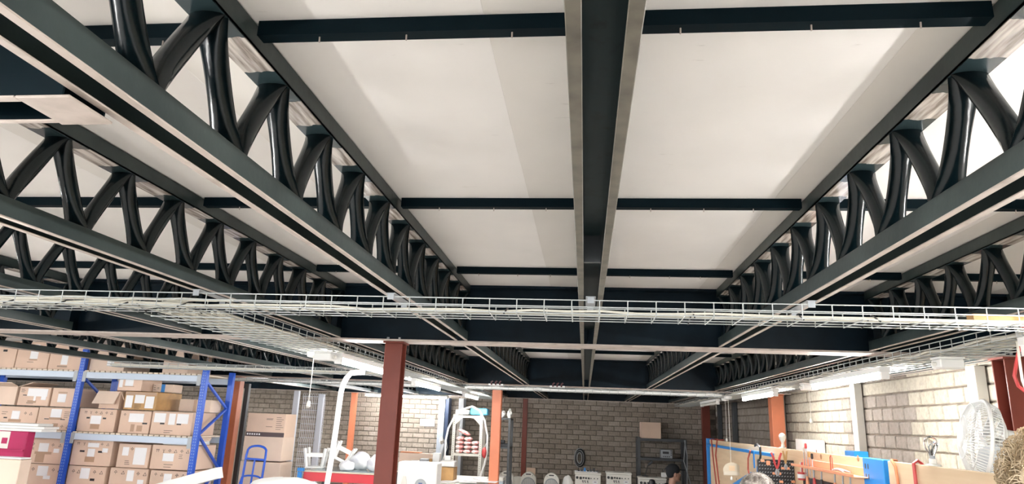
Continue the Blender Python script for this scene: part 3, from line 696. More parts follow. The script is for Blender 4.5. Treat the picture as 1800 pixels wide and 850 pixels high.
F_full = [('I', 0.14, 0.84, 0.76, 0.90, 6), ('L', 0.34, 0.62, 0.34, 0.70), ('T', 0.36, 0.60, 0.12, 0.33), ('H', 0.22, 0.31, 0.56, 0.63), ('H', 0.66, 0.75, 0.56, 0.63)]
# middle shelf, lower layer
px_box('grey-brown carton on the middle rack shelf with a small square label above the white boards', -6, 65, SM, ZA - 0.01, feats=[('L', 0.36, 0.56, 0.42, 0.80), ('T', 0.30, 0.62, 0.30, 0.42), ('H', 0.17, 0.26, 0.44, 0.50), ('I', 0.66, 0.80, 0.62, 0.78, 2), ('P', 0.10, 0.26, 0.64, 0.74, 2)])
px_box('carton on the middle shelf with a row of pictograms along its bottom edge', 65, 130, SM, ZA - 0.005, feats=[('L', 0.36, 0.66, 0.56, 0.94), ('T', 0.33, 0.70, 0.46, 0.56), ('T', 0.46, 0.62, 0.10, 0.30), ('H', 0.20, 0.33, 0.46, 0.50), ('H', 0.66, 0.79, 0.46, 0.50), ('I', 0.04, 0.86, 0.08, 0.24, 6), ('P', 0.74, 0.92, 0.58, 0.82, 4)])
px_box('carton just beyond the blue upright with two black hand holes on the middle shelf', 131, 203, SM, ZA, feats=F_full)
px_box('carton with a wide white sheet and one hand hole beside the pictogram carton, middle shelf', 209, 264, SM, ZA - 0.005, feats=[('I', 0.10, 0.36, 0.74, 0.88, 2), ('L', 0.30, 0.78, 0.50, 0.88), ('H', 0.76, 0.92, 0.42, 0.49), ('T', 0.40, 0.52, 0.08, 0.40), ('T', 0.60, 0.78, 0.10, 0.36)])
px_box('long carton with three white labels at the end of the middle shelf', 265, 338, SM, ZA, feats=[('L', 0.06, 0.34, 0.52, 0.92), ('L', 0.42, 0.58, 0.44, 0.92), ('L', 0.62, 0.90, 0.50, 0.92), ('H', 0.22, 0.33, 0.44, 0.51), ('H', 0.63, 0.74, 0.44, 0.51), ('P', 0.34, 0.56, 0.10, 0.18, 2)])
# middle shelf, upper layer
ZB_ = ZA + 0.002
t = px_box('open carton with raised flaps at the picture edge, middle shelf upper layer', -20, 29, ZB_, ZB_ + 0.20, top=False, m=CARD2)
xa, xb = at(-20, 690, 7.052).x, at(30, 690, 7.052).x
flap(t, (xa, 7.052, ZB_ + 0.20), (xb, 7.052, ZB_ + 0.20), (0.06, -0.17, 0.035)); flap(t, (xb, 7.06, ZB_ + 0.20), (xb, 7.45, ZB_ + 0.20), (0.16, 0.0, 0.05))
px_box('carton with a large white sheet and cut label above the pictogram-edged carton', 32, 88, ZB_, ZB_ + 0.205, feats=[('L', 0.28, 0.92, 0.50, 0.92), ('L', 0.50, 0.57, 0.26, 0.50), ('L', 0.74, 0.90, 0.32, 0.50), ('H', 0.14, 0.26, 0.52, 0.57), ('P', 0.06, 0.22, 0.72, 0.86, 3), ('P', 0.30, 0.60, 0.12, 0.16, 2), ('T', 0.32, 0.60, 0.14, 0.28)])
t = px_box('carton with one square white label behind the blue upright, upper layer of middle shelf', 90, 147, ZB_, ZB_ + 0.205, feats=[('L', 0.26, 0.58, 0.24, 0.68), ('T', 0.24, 0.60, 0.70, 0.80)])
t = px_box('dull open carton with its front flap hanging down, upper layer of middle shelf', 175, 211, ZB_, ZB_ + 0.19, top=False, m=CARD, y0=7.08, dep=0.40)
xa, xb = at(172, 700, 7.08).x, at(210, 700, 7.08).x
flap(t, (xa, 7.075, ZB_ + 0.185), (xb, 7.075, ZB_ + 0.185), (-0.02, -0.05, -0.135)); flap(t, (xb, 7.09, ZB_ + 0.187), (xb, 7.40, ZB_ + 0.187), (0.05, 0, -0.09))
o = tag(MB().blob(((xa + xb) / 2, 7.28, ZB_ + 0.155), 0.07, 0.12, 0.05, 3, 0.06).build('plastic_bag', PINKBAG, None, True), 'pink plastic bag inside the dull open carton', 'bag')
px_box('taped amber-edged carton with a clear window of tape, upper layer of middle shelf', 218, 276, ZB_, ZB_ + 0.195, m=CARD3, feats=[('T', 0.02, 0.97, 0.80, 0.98), ('L', 0.04, 0.26, 0.10, 0.78), ('L', 0.32, 0.62, 0.36, 0.82), ('L', 0.66, 0.92, 0.10, 0.76), ('P', 0.34, 0.58, 0.08, 0.30, 4)])
px_box('small carton sitting on top of the amber-edged carton, one white label', 207, 250, ZB_ + 0.197, ZB_ + 0.340, dep=0.36, feats=[('L', 0.30, 0.64, 0.36, 0.90), ('T', 0.24, 0.70, 0.30, 0.36), ('L', 0.06, 0.20, 0.25, 0.92)])
px_box('little flat parcel with a strip of blue tape on the amber-edged carton', 268, 305, ZB_ + 0.197, ZB_ + 0.290, y0=7.24, dep=0.18, m=CARD2, feats=[('U', 0.42, 0.60, 0.02, 0.98), ('P', 0.05, 0.16, 0.3, 0.8, 3), ('P', 0.22, 0.38, 0.42, 0.56, 2)])
carton('tall plain carton standing at the rear end of the middle shelf', -4.50, -4.12, SM + 0.247, SM + 0.385, 7.30, 0.22, m=CARD2, feats=[('T', 0.45, 0.55, 0.0, 1.0)])
# lower shelf
LY = SL
px_box('bottom-row carton under the carton of pink bags, with a white delivery note', 44, 107, LY, LY + 0.305, feats=[('L', 0.30, 0.60, 0.60, 0.94), ('I', 0.70, 0.88, 0.74, 0.88, 2), ('I', 0.12, 0.22, 0.74, 0.88, 1), ('L', 0.50, 0.70, 0.50, 0.62)])
px_box('bottom-row carton under the two-hole carton at the blue upright', 112, 184, LY, LY + 0.305, feats=[('L', 0.34, 0.58, 0.58, 0.94), ('I', 0.10, 0.24, 0.74, 0.88, 2), ('I', 0.66, 0.84, 0.74, 0.88, 2), ('H', 0.62, 0.74, 0.52, 0.60)])
px_box('bottom-row carton under the carton with two tall labels', 190, 258, LY, LY + 0.305, feats=[('I', 0.10, 0.30, 0.78, 0.92, 2), ('L', 0.46, 0.64, 0.58, 0.94), ('I', 0.70, 0.88, 0.76, 0.90, 2), ('L', 0.76, 0.92, 0.50, 0.64)])
px_box('bottom-row carton at the end of the rack under the sheets of cardboard', 261, 340, LY, LY + 0.300, feats=[('I', 0.10, 0.26, 0.80, 0.92, 2), ('L', 0.36, 0.56, 0.55, 0.90), ('I', 0.64, 0.80, 0.78, 0.92, 2)])
L2 = LY + 0.307
t = px_box('carton holding pink plastic bags next to the magenta box', 40, 112, L2, L2 + 0.265, top=False, feats=[('L', 0.38, 0.62, 0.46, 0.80), ('T', 0.30, 0.72, 0.36, 0.46), ('T', 0.34, 0.56, 0.04, 0.36), ('I', 0.68, 0.86, 0.66, 0.80, 2), ('L', 0.76, 0.90, 0.44, 0.60), ('I', 0.18, 0.27, 0.66, 0.82, 1), ('P', 0.18, 0.28, 0.55, 0.60, 2)])
xa, xb = at(40, 800, 7.03).x, at(112, 800, 7.03).x
for i in range(3):
    tag(MB().blob((xa + 0.10 + i * 0.125, 7.26, L2 + 0.235), 0.055, 0.15, 0.065, 10 + i, 0.1).build('plastic_bag', PINKBAG, None, True), 'pink plastic bag in the open carton, %s from the magenta box' % ORD[i], 'bag', 'pink bags in the open carton')
px_box('large carton with two black hand holes and three small labels, lower shelf', 114, 197, L2, L2 + 0.275, feats=[('I', 0.10, 0.84, 0.76, 0.88, 6), ('L', 0.38, 0.66, 0.70, 0.86), ('L', 0.40, 0.58, 0.34, 0.64), ('L', 0.76, 0.90, 0.52, 0.68), ('H', 0.20, 0.32, 0.50, 0.57), ('H', 0.66, 0.78, 0.50, 0.57), ('T', 0.36, 0.60, 0.14, 0.34)])
px_box('carton with two tall white labels and worn flaps, lower shelf', 206, 263, L2, L2 + 0.245, feats=[('L', 0.14, 0.34, 0.50, 0.86), ('L', 0.52, 0.90, 0.14, 0.86), ('I', 0.38, 0.50, 0.70, 0.86, 1), ('P', 0.26, 0.44, 0.14, 0.28, 3)], dep=0.40)
px_box('wide carton with pictograms under grey cardboard sheets, lower shelf', 265, 346, L2, L2 + 0.250, feats=[('I', 0.10, 0.84, 0.68, 0.84, 6), ('L', 0.29, 0.56, 0.34, 0.66), ('P', 0.34, 0.56, 0.10, 0.20, 2), ('P', 0.68, 0.80, 0.48, 0.62, 3)])
xa, xb = at(283, 780, 7.06).x, -4.145
for i in range(5):
    dx = random.uniform(-0.03, 0.03)
    tag(MB().cbox(xa + dx + 0.03, xb + dx * 0.3, 7.065, 7.44, L2 + 0.2515 + i * 0.019, L2 + 0.268 + i * 0.019, 0.003).build('cardboard_sheet', PAPER if i < 2 else CARD2), 'flat sheet on the wide lower-shelf carton, %s from the bottom of its pile' % ORD[i], 'cardboard', 'sheets on the lower-shelf carton')
# top shelf
tops = [(-12, 30, 'top-shelf carton at the edge of the picture with one black hand hole', [('H', 0.42, 0.60, 0.60, 0.68), ('I', 0.45, 0.85, 0.76, 0.88, 2)]),
        (30, 88, 'top-shelf carton with a tall white label and a hand hole', [('L', 0.42, 0.66, 0.36, 0.90), ('H', 0.74, 0.86, 0.66, 0.72), ('T', 0.40, 0.66, 0.30, 0.36), ('P', 0.36, 0.62, 0.22, 0.24, 1)]),
        (88, 146, 'top-shelf carton next to the blue upright with a white label', [('L', 0.38, 0.58, 0.18, 0.58), ('H', 0.24, 0.36, 0.58, 0.64), ('P', 0.28, 0.60, 0.10, 0.13, 2)]),
        (160, 222, 'pale top-shelf carton beyond the blue upright', [('L', 0.5, 0.7, 0.2, 0.6), ('P', 0.1, 0.3, 0.5, 0.7, 3)]),
        (288, 334, 'last carton on the top rack shelf, at the rack end', [('H', 0.3, 0.42, 0.4, 0.46)])]
for xa, xb, lb, ft in tops: px_box(lb, xa, xb, ST, ST + 0.30, feats=ft, m=CARD2 if xa > 150 else CARD)

# magenta box, white boards, cream box in front of the rack
bx0, bx1 = at(-40, 790, 6.35).x, at(43, 790, 6.35).x
zt = at(20, 757, 6.35).z
t = thing('display_box', 'magenta display box with a pale printed front panel beside the blue rack', 'box', ((bx0 + bx1) / 2, 6.5, 0))
MB().cbox(bx0, bx1, 6.35, 6.45, 0, zt, 0.006).build('body', MAGENTA, t)
MB().box(bx0 + 0.005, at(15, 775, 6.345).x, 6.348, 6.3495, zt - 0.165, zt - 0.005).build('front_panel', OFFWH, t)
MB().cbox(at(1, 780, 6.345).x, at(11, 780, 6.345).x, 6.346, 6.3478, zt - 0.12, zt - 0.065, 0.0004).build('logo', MAGENTA, t)
MB().box(bx0, bx1 - 0.002, 6.330, 6.3495, zt - 0.185, zt - 0.172).build('ledge', MAGENTA, t)
for i in range(3):
    tag(MB().cbox(at(-40, 750, 6.3).x, at((66, 70, 58)[i], 750, 6.3).x, 6.36, 6.56, zt + 0.001 + i * 0.026, zt + 0.025 + i * 0.026, 0.003).build('foam_board', WHITE), 'white foam board, %s of the pile lying on the magenta box' % ('lowest', 'middle', 'topmost')[i], 'board', 'white boards on the magenta box')
cx0, cx1 = at(-30, 830, 5.6).x, at(33, 830, 5.6).x; zt = at(15, 806, 5.6).z
t = carton('pale carton with a white top in the corner, in front of the magenta box', cx0, cx1, 0, zt, 5.6, 0.12, m=CARD2, group='cartons on the floor')
MB().cbox(cx0 + 0.01, cx1 - 0.01, 5.605, 5.715, zt, zt + 0.012, 0.002).build('paper_lid', PAPER, t)

# white foam plank and bundle, post, boxes and hand truck
a, b = at(282, 860, 6.75), at(386, 830, 6.75)
tag(MB().bar(Vector((a.x - 0.5, 6.75, a.z - 0.14)), b, 0.12, 0.105, (0, 0, 1)).build('foam_plank', WHITE), 'long white foam plank leaning past the foot of the blue rack', 'plank')
c = at(410, 832, 9.0)
tag(MB().lathe([(0.05, 0), (0.055, 0.01), (0.055, c.z + 0.06), (0.04, c.z + 0.075)], (c.x, 9.0, 0), 14).build('foam_roll', WHITE, None, True), 'white foam roll standing behind the orange column at the rack end', 'roll')
c = at(495, 850, 5.4)
tag(MB().blob((c.x, 5.45, c.z - 0.03), 0.30, 0.22, 0.075, 5, 0.04, 22, 10).box(c.x - 0.26, c.x + 0.26, 5.27, 5.63, 0, c.z - 0.06).build('wrapped_bundle', WHITE, None, True), 'white wrapped bundle at the lower edge in front of the hand truck', 'bundle')
px = at(421, 760, 8.75)
t = thing('steel_post', 'thin dark post with pale cables clipped to it beside the orange rack-end column', 'post', (px.x, 8.80, 0), kind='thing')
MB().cbox(px.x - 0.03, px.x + 0.035, 8.77, 8.83, 0, H + 0.36, 0.003).build('shaft', DGREY, t)
for k in range(3): MB().tube([(px.x - 0.045 + k * 0.012, 8.755, z * 0.3 + 0.05 + random.uniform(-.01, .01)) for z in range(0, 8)], 0.006, 5).build('clipped_cable', CABLE, t)
def cstack(label, xa, xb, ya, yb, y0, dep, feats, m=CARD2):
    p, q = at(xa, yb, y0), at(xb, ya, y0); return carton(label, p.x, q.x, p.z, q.z, y0, dep, feats=feats, m=m, group='cartons stacked behind the hand truck')
z1, z2, z3 = at(455, 727, 7.9).z, at(455, 767, 7.9).z, at(455, 808, 7.9).z
cstack('top carton behind the hand truck with printed drawing and a dark band', 431, 504, 727, 766, 7.9, 0.30, [('P', 0.76, 0.97, 0.34, 0.84, 7), ('B', 0.0, 1.0, 0.01, 0.20), ('W', 0.03, 0.40, 0.07, 0.14, 6), ('P', 0.50, 0.68, 0.74, 0.78, 2), ('P', 0.50, 0.68, 0.42, 0.44, 1)], CARD)
cstack('middle plain carton of the stack behind the hand truck', 424, 499, 767.5, 807.5, 7.9, 0.32, [('T', 0.1, 0.3, 0.0, 0.02)])
p = at(418, 840, 7.9); q = at(491, 840, 7.9)
carton('bottom plain carton of the stack behind the hand truck', p.x, q.x, at(455, 870, 7.9).z, z3 - 0.016, 7.9, 0.32, m=CARD2, group='cartons stacked behind the hand truck')
carton('large carton on the floor carrying the stack behind the hand truck', p.x, q.x, 0, at(455, 870, 7.9).z - 0.004, 7.9, 0.32, m=CARD2, group='cartons stacked behind the hand truck')
# hand truck
Y = 7.45
xl, xr = at(433, 800, Y).x, at(467, 800, Y).x; zt = at(451, 783, Y).z
t = thing('hand_truck', 'blue tubular hand truck leaning before the stacked cartons', 'hand truck', ((xl + xr) / 2, Y, 0))
hx = (xl + xr) / 2; hw = (xr - xl) / 2
arc = [(xl, Y - 0.12, 0.16), (xl, Y, zt - 0.10)] + [(hx - hw * math.cos(PI * k / 10), Y + 0.01, zt - 0.085 + 0.085 * math.sin(PI * k / 10) ** 0.6) for k in range(1, 10)] + [(xr, Y, zt - 0.10), (xr, Y - 0.12, 0.16)]
MB().tube(arc, 0.0125, 8).build('frame_tube', BLUE, t, True)
MB().tube([(xl, Y - 0.015, at(451, 806, Y).z), (xr, Y - 0.015, at(451, 807, Y).z)], 0.012, 8).build('crossbar', BLUE, t, True)
MB().tube([(hx, Y - 0.015, at(451, 806, Y).z), (hx, Y - 0.12, 0.16)], 0.010, 8).build('middle_tube', BLUE, t, True)
MB().tube([(xl - 0.01, Y - 0.05, at(445, 850, Y).z)] + [(hx - hw * math.cos(PI * k / 8), Y - 0.05, at(451, 840, Y).z + 0.03 * math.sin(PI * k / 8)) for k in range(1, 8)] + [(xr + 0.01, Y - 0.05, at(445, 850, Y).z)], 0.010, 8).build('stair_hoop', BLUE, t, True)
MB().tube([(xl, Y - 0.10, 0.4), (xr, Y - 0.10, 0.4)], 0.010, 8).build('crossbar', BLUE, t, True)
MB().cbox(xl - 0.03, xr + 0.03, Y - 0.40, Y - 0.11, 0.03, 0.042, 0.002).build('toe_plate', BLUE, t)
MB().tube([(xl - 0.06, Y - 0.09, 0.10), (xr + 0.06, Y - 0.09, 0.10)], 0.010, 8).build('axle', GREY, t)
for x in (xl - 0.05, xr + 0.05):
    MB().lathe([(0.03, -0.02), (0.09, -0.022), (0.10, 0), (0.09, 0.022), (0.03, 0.02)], (x, Y - 0.09, 0.10), 18, Matrix.Rotation(PI / 2, 3, 'Y')).build('wheel', BLACK, t, True)

# mesh fence panel
Y = 9.1
t = thing('fence_panel', 'welded wire fence panel with two pale posts leaning before the brick wall', 'fence', (at(540, 760, Y).x, Y, 0))
for pa, pb in (((520, 686), (507, 850)), ((564, 692), (557, 800))):
    a, b = at(*pa, Y), at(*pb, Y); x = (a.x + b.x) / 2
    MB().cbox(x - 0.035, x + 0.035, Y - 0.03, Y + 0.03, 0, a.z, 0.004).build('post', mat('pale_post_paint', (0.66, 0.70, 0.78), 0.45) if 'pale_post_paint' not in MATS else MATS['pale_post_paint'], t)
x0, x1 = at(527, 760, Y).x, at(566, 760, Y).x; zt = at(540, 690, Y).z; m = MB(); folds = [zt - 0.04, zt - 0.62, zt - 1.2]
def foldy(z):
    for zf in folds:
        if abs(z - zf) < 0.04: return -0.03 * (1 - abs(z - zf) / 0.04)
    return 0
zz = sorted(set([0.05, zt] + [v for f_ in folds for v in (f_ - 0.04, f_, f_ + 0.04) if v < zt]))
for k in range(13):
    x = x0 + (x1 - x0) * k / 12; m.tube([(x, Y + foldy(z), z) for z in zz], 0.003, 4)
z = 0.1
while z < zt:
    m.tube([(x0, Y + foldy(z) - 0.005, z), (x1, Y + foldy(z) - 0.005, z)], 0.0025, 4); z += 0.09
m.build('wire_mesh', MATS['pale_post_paint'], t)['kind'] = 'stuff'
# spare fence mesh rolls behind
# red table with stools and bags
Y = 7.6; zt = at(600, 828, Y).z; x0, x1 = at(533, 838, Y).x, at(674, 838, Y).x
t = thing('work_table', 'table with a red front rail and glass top beside the maroon column', 'table', ((x0 + x1) / 2, Y + 0.3, 0))
MB().cbox(x0, x1, Y, Y + 0.04, zt - 0.115, zt - 0.022, 0.003).build('front_rail', REDP, t)
MB().cbox(x0, x1, Y + 0.62, Y + 0.66, zt - 0.115, zt - 0.022, 0.003).build('rear_rail', REDP, t)
MB().cbox(x0, x1, Y - 0.005, Y + 0.665, zt - 0.021, zt - 0.006, 0.002).build('table_top', SLATWOOD, t)
MB().cbox(x0 + 0.07, x1, Y + 0.01, Y + 0.65, zt - 0.0055, zt, 0.001).build('glass_sheet', mat('table_glass', (0.25, 0.33, 0.36), 0.05), t)
for xx in (x0, x1 - 0.05):
    for yy in (Y + 0.04, Y + 0.57): MB().box(xx, xx + 0.05, yy, yy + 0.05, 0, zt - 0.022).build('leg', DGREY, t)
c = at(527, 843, Y - 0.02)
tag(MB().cbox(c.x - 0.02, c.x + 0.02, Y - 0.06, Y - 0.02, 0, c.z + 0.09, 0.003).cbox(c.x - 0.03, c.x + 0.045, Y - 0.055, Y - 0.025, c.z + 0.095, c.z + 0.13, 0.003).build('rail_upright', BLUE2), 'short bright blue upright at the end of the red table rail', 'upright')
def stool(label, cx, cy, z, s, tilt):
    t = thing('plastic_stool', label, 'stool', (cx, cy, z), 'white stools on the red table')
    MB().cbox(-0.12 * s, 0.12 * s, -0.12 * s, 0.12 * s, 0.0, 0.022 * s, 0.006).build('seat', WHITE, t, local=True)
    for sx in (-1, 1):
        for sy in (-1, 1):
            MB().bar((sx * 0.10 * s, sy * 0.10 * s, 0.022 * s), (sx * 0.135 * s, sy * 0.135 * s, 0.26 * s), 0.03 * s, 0.03 * s).build('leg', WHITE, t, local=True)
    for sy in (-1, 1):
        MB().bar((-0.125 * s, sy * 0.122 * s, 0.17 * s), (0.125 * s, sy * 0.122 * s, 0.17 * s), 0.02 * s, 0.04 * s).build('rung', WHITE, t, local=True)
        MB().bar((sy * 0.122 * s, -0.125 * s, 0.17 * s), (sy * 0.122 * s, 0.125 * s, 0.17 * s), 0.02 * s, 0.04 * s).build('rung', WHITE, t, local=True)
    t.rotation_euler = (0, tilt, 0.2); return t
c = at(553, 828, 7.9); stool('white plastic stool standing upside down on the red table, nearer the fence', c.x, 7.9, zt + 0.001, 0.85, 0)
c = at(585, 828, 7.9); stool('white plastic stool lying tilted on the red table beside the hose', c.x + 0.05, 7.95, zt + 0.09, 0.75, 0.42)
for i, (pxx, rx, lb) in enumerate(((609, 0.085, 'small white plastic bag beside the tilted stool on the red table'), (633, 0.125, 'cloudy plastic bag with bluish contents in the middle of the red table'), (661, 0.10, 'clear plastic bag on the red table against the maroon column'))):
    yy_ = (7.73, 8.02, 7.80)[i]; c = at(pxx, 820, yy_); tag(MB().blob((c.x, yy_, zt + (0.05, 0.085, 0.08)[i]), rx, 0.085, (0.06, 0.105, 0.10)[i], 30 + i, 0.07, 20, 12, zt + 0.001).build('plastic_bag', BAGM, None, True), lb, 'bag', 'bags on the red table')
# white conduit hanging from the lamp line
pts = [at(617, 655, 5.0), at(609, 664, 5.0), at(603, 675, 5.0), at(599, 690, 5.0), at(596, 712, 5.0), at(591, 750, 5.0), at(585, 790, 5.0), at(575, 850, 5.0)]
e_ = pts[-1]; pts += [Vector((e_.x - 0.05, 5.0, e_.z - 0.4)), Vector((e_.x - 0.08, 5.0, 0.02))]
pts = [Vector((pts[0].x + 0.10, 5.0, pts[0].z + 0.010))] + pts
tag(MB().tube(pts, 0.021, 10).build('conduit_hose', WHITE, None, True), 'thick white flexible conduit curving down from the lit tube to the floor', 'hose')

# ------------------------------------------------------------------ middle of the hall
Y = 6.6
p, q = at(697, 850, Y), at(769, 814, Y)
t = thing('white_machine', 'big white flat-fronted appliance with a grey round dial beside the maroon column', 'appliance', ((p.x + q.x) / 2, Y + 0.1, 0))
MB().cbox(p.x, q.x, Y, Y + 0.22, 0, q.z, 0.008).build('body', WHITE, t)
c = at(739, 852, Y)
MB().lathe([(0.055, 0.0), (0.055, 0.004), (0.05, 0.006)], (c.x, Y - 0.0005, c.z), 24, Matrix.Rotation(PI / 2, 3, 'X')).build('dial', GREY, t)
MB().box(c.x - 0.018, c.x + 0.018, Y - 0.009, Y - 0.007, c.z - 0.005, c.z + 0.022).build('display', mat('blue_display', (0.10, 0.14, 0.30), 0.2), t)
c = at(711, 842, Y); MB().prism([(-0.04, -0.08), (0.035, -0.08), (0.012, 0.03), (-0.012, 0.03)], lambda a, b, d: (c.x + a, d, c.z + b), Y - 0.012, Y - 0.0005).build('hook', OFFWH, t)
# packing table behind it
Y = 8.9; zt = at(740, 842, 8.6).z
xa, xb = at(690, 842, Y).x, at(866, 842, Y).x
t = thing('packing_table', 'pale packing table strewn with papers before the shelf of pink packets', 'table', ((xa + xb) / 2, Y + 0.3, 0))
MB().cbox(xa, xb - 0.12, Y - 0.55, Y + 0.6, zt - 0.03, zt, 0.003).build('table_top', OFFWH, t)
for xx in (xa + 0.02, xb - 0.18):
    for yy in (Y - 0.5, Y + 0.52): MB().box(xx, xx + 0.045, yy, yy + 0.045, 0, zt - 0.03).build('leg', GREY, t)
p, q = at(700, 817, 8.95), at(759, 797, 8.95)
carton('long carton on the packing table right beside the maroon column', p.x, q.x, zt, q.z, 8.95, 0.22, m=CARD2, group='things on the packing table')
tag(MB().cbox(at(704, 797, 9).x, at(738, 797, 9).x, 8.98, 9.14, q.z - 0.002, q.z + 0.012, 0.002).build('orange_folder', ORCORD), 'orange folder lying on the long carton', 'folder')
p, q = at(768, 833, 8.55), at(798, 821, 8.55)
carton('amber carton on the packing table in front of the shelf uprights', p.x, q.x, zt, q.z, 8.55, 0.25, m=CARD3, group='things on the packing table')
topz = q.z
for i, (a, b, c_, d, Yy, m, lb) in enumerate(((760, 773, 809, 796, 8.80, WHITE, 'white tape dispenser on the packing table between two cartons'), (722, 735, 817, 809, 8.80, WHITE, 'small white box on the packing table behind the white appliance'),
        (737, 751, 818, 806, 8.62, GREY, 'grey gadget on the packing table behind the white appliance'), (753, 759, 818, 806, 8.80, CARD3, 'little amber carton beside the tape dispenser'))):
    p, q = at(a, c_, Yy), at(b, d, Yy); tag(MB().cbox(p.x, q.x, Yy, Yy + 0.12, zt + 0.001, q.z, 0.005).build(('tape_dispenser', 'small_box', 'gadget', 'small_carton')[i], m), lb, 'box', 'things on the packing table')
t = thing('label_printer', 'white label printer standing on the amber carton', 'printer', (at(787, 820, 8.65).x, 8.67, topz))
p, q = at(774, 821, 8.62), at(800, 812, 8.62); MB().cbox(p.x, q.x, 8.58, 8.76, topz + 0.001, q.z + 0.012, 0.008).build('body', WHITE, t)
p, q = at(780, 812, 8.62), at(791, 801, 8.62); MB().cbox(p.x, q.x, 8.66, 8.74, topz + 0.07, q.z, 0.006).build('paper_roll_cover', WHITE, t)
for i in range(7):
    cx, cy = xa + 0.80 + 0.085 * i, Y - 0.47 + 0.13 * (i % 3); a = random.uniform(-0.5, 0.5); z = zt + 0.0012 + 0.0045 * i
    m = MB().cbox(-0.105, 0.105, -0.15, 0.15, 0, 0.004, 0.0008); o = m.build('paper_sheet', PAPER, None, local=True); o.location = (cx, cy, z); o.rotation_euler = (0, 0, a)
    tag(o, 'white paper sheet on the packing table, %s from the white appliance' % ORD[i], 'paper', 'papers on the packing table')
# perforated shelf with pink packets
Y = 10.6
x0, x1 = at(795, 760, Y).x, at(848, 760, Y).x; zt = at(820, 728, Y).z; zs = at(820, 797, Y).z
t = thing('metal_shelf', 'cream perforated metal shelf holding red and pink packets', 'shelf', ((x0 + x1) / 2, Y + 0.2, 0))
for xx in (x0, x1 - 0.045):
    for yy in (Y, Y + 0.36):
        m = MB(); m.box(xx, xx + 0.045, yy, yy + 0.003, 0, zt); m.box(xx if xx == x0 else xx + 0.042, xx + (0.003 if xx == x0 else 0.045), yy + 0.003, yy + 0.04, 0, zt); u_ = m.build('upright', POST, t)
        if yy == Y:
            hm = MB()
            for k in range(46): hm.box(xx + 0.019, xx + 0.026, yy - 0.0008, yy - 0.0001, 0.6 + k * 0.032, 0.6 + k * 0.032 + 0.014)
            hm.build('slots', DGREY, u_)['kind'] = 'stuff'
for k, z in enumerate((zt - 0.015, zs, 0.7, 0.2)):
    MB().cbox(x0 + 0.003, x1 - 0.003, Y + 0.004, Y + 0.395, z - 0.035, z, 0.002).build('shelf_board', POST, t)
for s in (0, 1):
    xx = x0 + 0.045 if s == 0 else x1 - 0.045; d = 1 if s == 0 else -1
    MB().prism([(0, 0), (0.10 * d, 0), (0, -0.10)], lambda a, b, y_: (xx + a, y_, zt - 0.051 + b), Y + 0.001, Y + 0.004).build('corner_gusset', POST, t)
W = x1 - x0 - 0.10; n = 0
for col in range(3):
    zz = zs + 0.001
    for row in range((4, 4, 3)[col]):
        hgt = 0.062 + random.uniform(-0.006, 0.006); w_ = W / 3 - 0.008
        cx = x0 + 0.05 + W / 6 + col * W / 3; sh = random.uniform(-0.006, 0.006)
        m = MB(); rs = []
        for i in range(9):
            u = -1 + 2 * i / 8; e = (1 - abs(u) ** 3) ** 0.5 if abs(u) < 1 else 0; e = max(e, 0.12)
            rs.append([(cx + sh + u * w_ / 2, Y + 0.12 + 0.10 * math.cos(2 * PI * k / 10), zz + hgt / 2 + hgt / 2 * e * max(-1, min(1, 1.35 * math.sin(2 * PI * k / 10)))) for k in range(10)])
        m.rings(rs); o = m.build('plastic_packet', PINKBAG, None, True)
        tag(o, 'red and white packet, %s from bottom in the %s stack on the cream shelf' % (ORD[row], ('printer-side', 'middle', 'column-side')[col]), 'packet', 'packets on the cream shelf'); zz += hgt + 0.002
rs = []
cx = x0 + 0.05 + W / 3; 
for i in range(9):
    u = -1 + 2 * i / 8; e = max((max(0, 1 - abs(u) ** 3)) ** 0.5, 0.12)
    rs.append([(cx + u * 0.09, Y + 0.12 + 0.09 * math.cos(2 * PI * k / 10), zs + 0.31 - u * 0.035 + 0.03 * e * max(-1, min(1, 1.35 * math.sin(2 * PI * k / 10)))) for k in range(10)])
tag(MB().rings(rs).build('plastic_packet', PINKBAG, None, True), 'tilted red packet lying across the top of the packet stacks', 'packet', 'packets on the cream shelf')
# on top of the shelf
zz = zt + 0.001
tag(MB().cbox(x0 + 0.02, x0 + 0.22, Y + 0.05, Y + 0.30, zz, zz + 0.07, 0.01).cbox(x0 + 0.06, x0 + 0.12, Y + 0.047, Y + 0.0499, zz + 0.03, zz + 0.05, 0.001).build('white_printer', OFFWH), 'off-white desktop device on top of the cream shelf', 'device')
tag(MB().cbox(x0 + 0.25, x0 + 0.52, Y + 0.08, Y + 0.32, zz, zz + 0.10, 0.012).build('blue_crate', mat('sky_blue_plastic', (0.08, 0.38, 0.62), 0.4)), 'sky blue plastic crate on top of the cream shelf', 'crate')
# looping hose around the shelf
hp = [(788, 840), (782, 800), (783, 775), (788, 752), (798, 733), (813, 719), (830, 714), (843, 721), (852, 738), (857, 765), (856, 795), (852, 815), (843, 840)]
pts = [at(a, b, 10.3) for a, b in hp]; pts[0].z = 0.75
pts.insert(0, Vector((pts[0].x + 0.05, 10.3, 0.02)))
pts.append(Vector((pts[-1].x - 0.1, 10.3, 0.02)))
tag(MB().tube(pts, 0.014, 8).build('loop_hose', WHITE, None, True), 'white hose arching over the cream shelf of packets', 'hose')
c = at(852, 795, 10.25)
t = thing('bottle_bag', 'small red bag hanging beside the cream shelf', 'bag', (c.x, 10.20, c.z - 0.09))
MB().blob((c.x, 10.20, c.z), 0.035, 0.03, 0.075, 8, 0.06, 12, 10).build('bag', REDHOSE, t, True)
MB().tube([(c.x, 10.22, c.z + 0.06), (c.x + 0.012, 10.26, c.z + 0.13)], 0.004, 5).build('strap', WHITE, t)
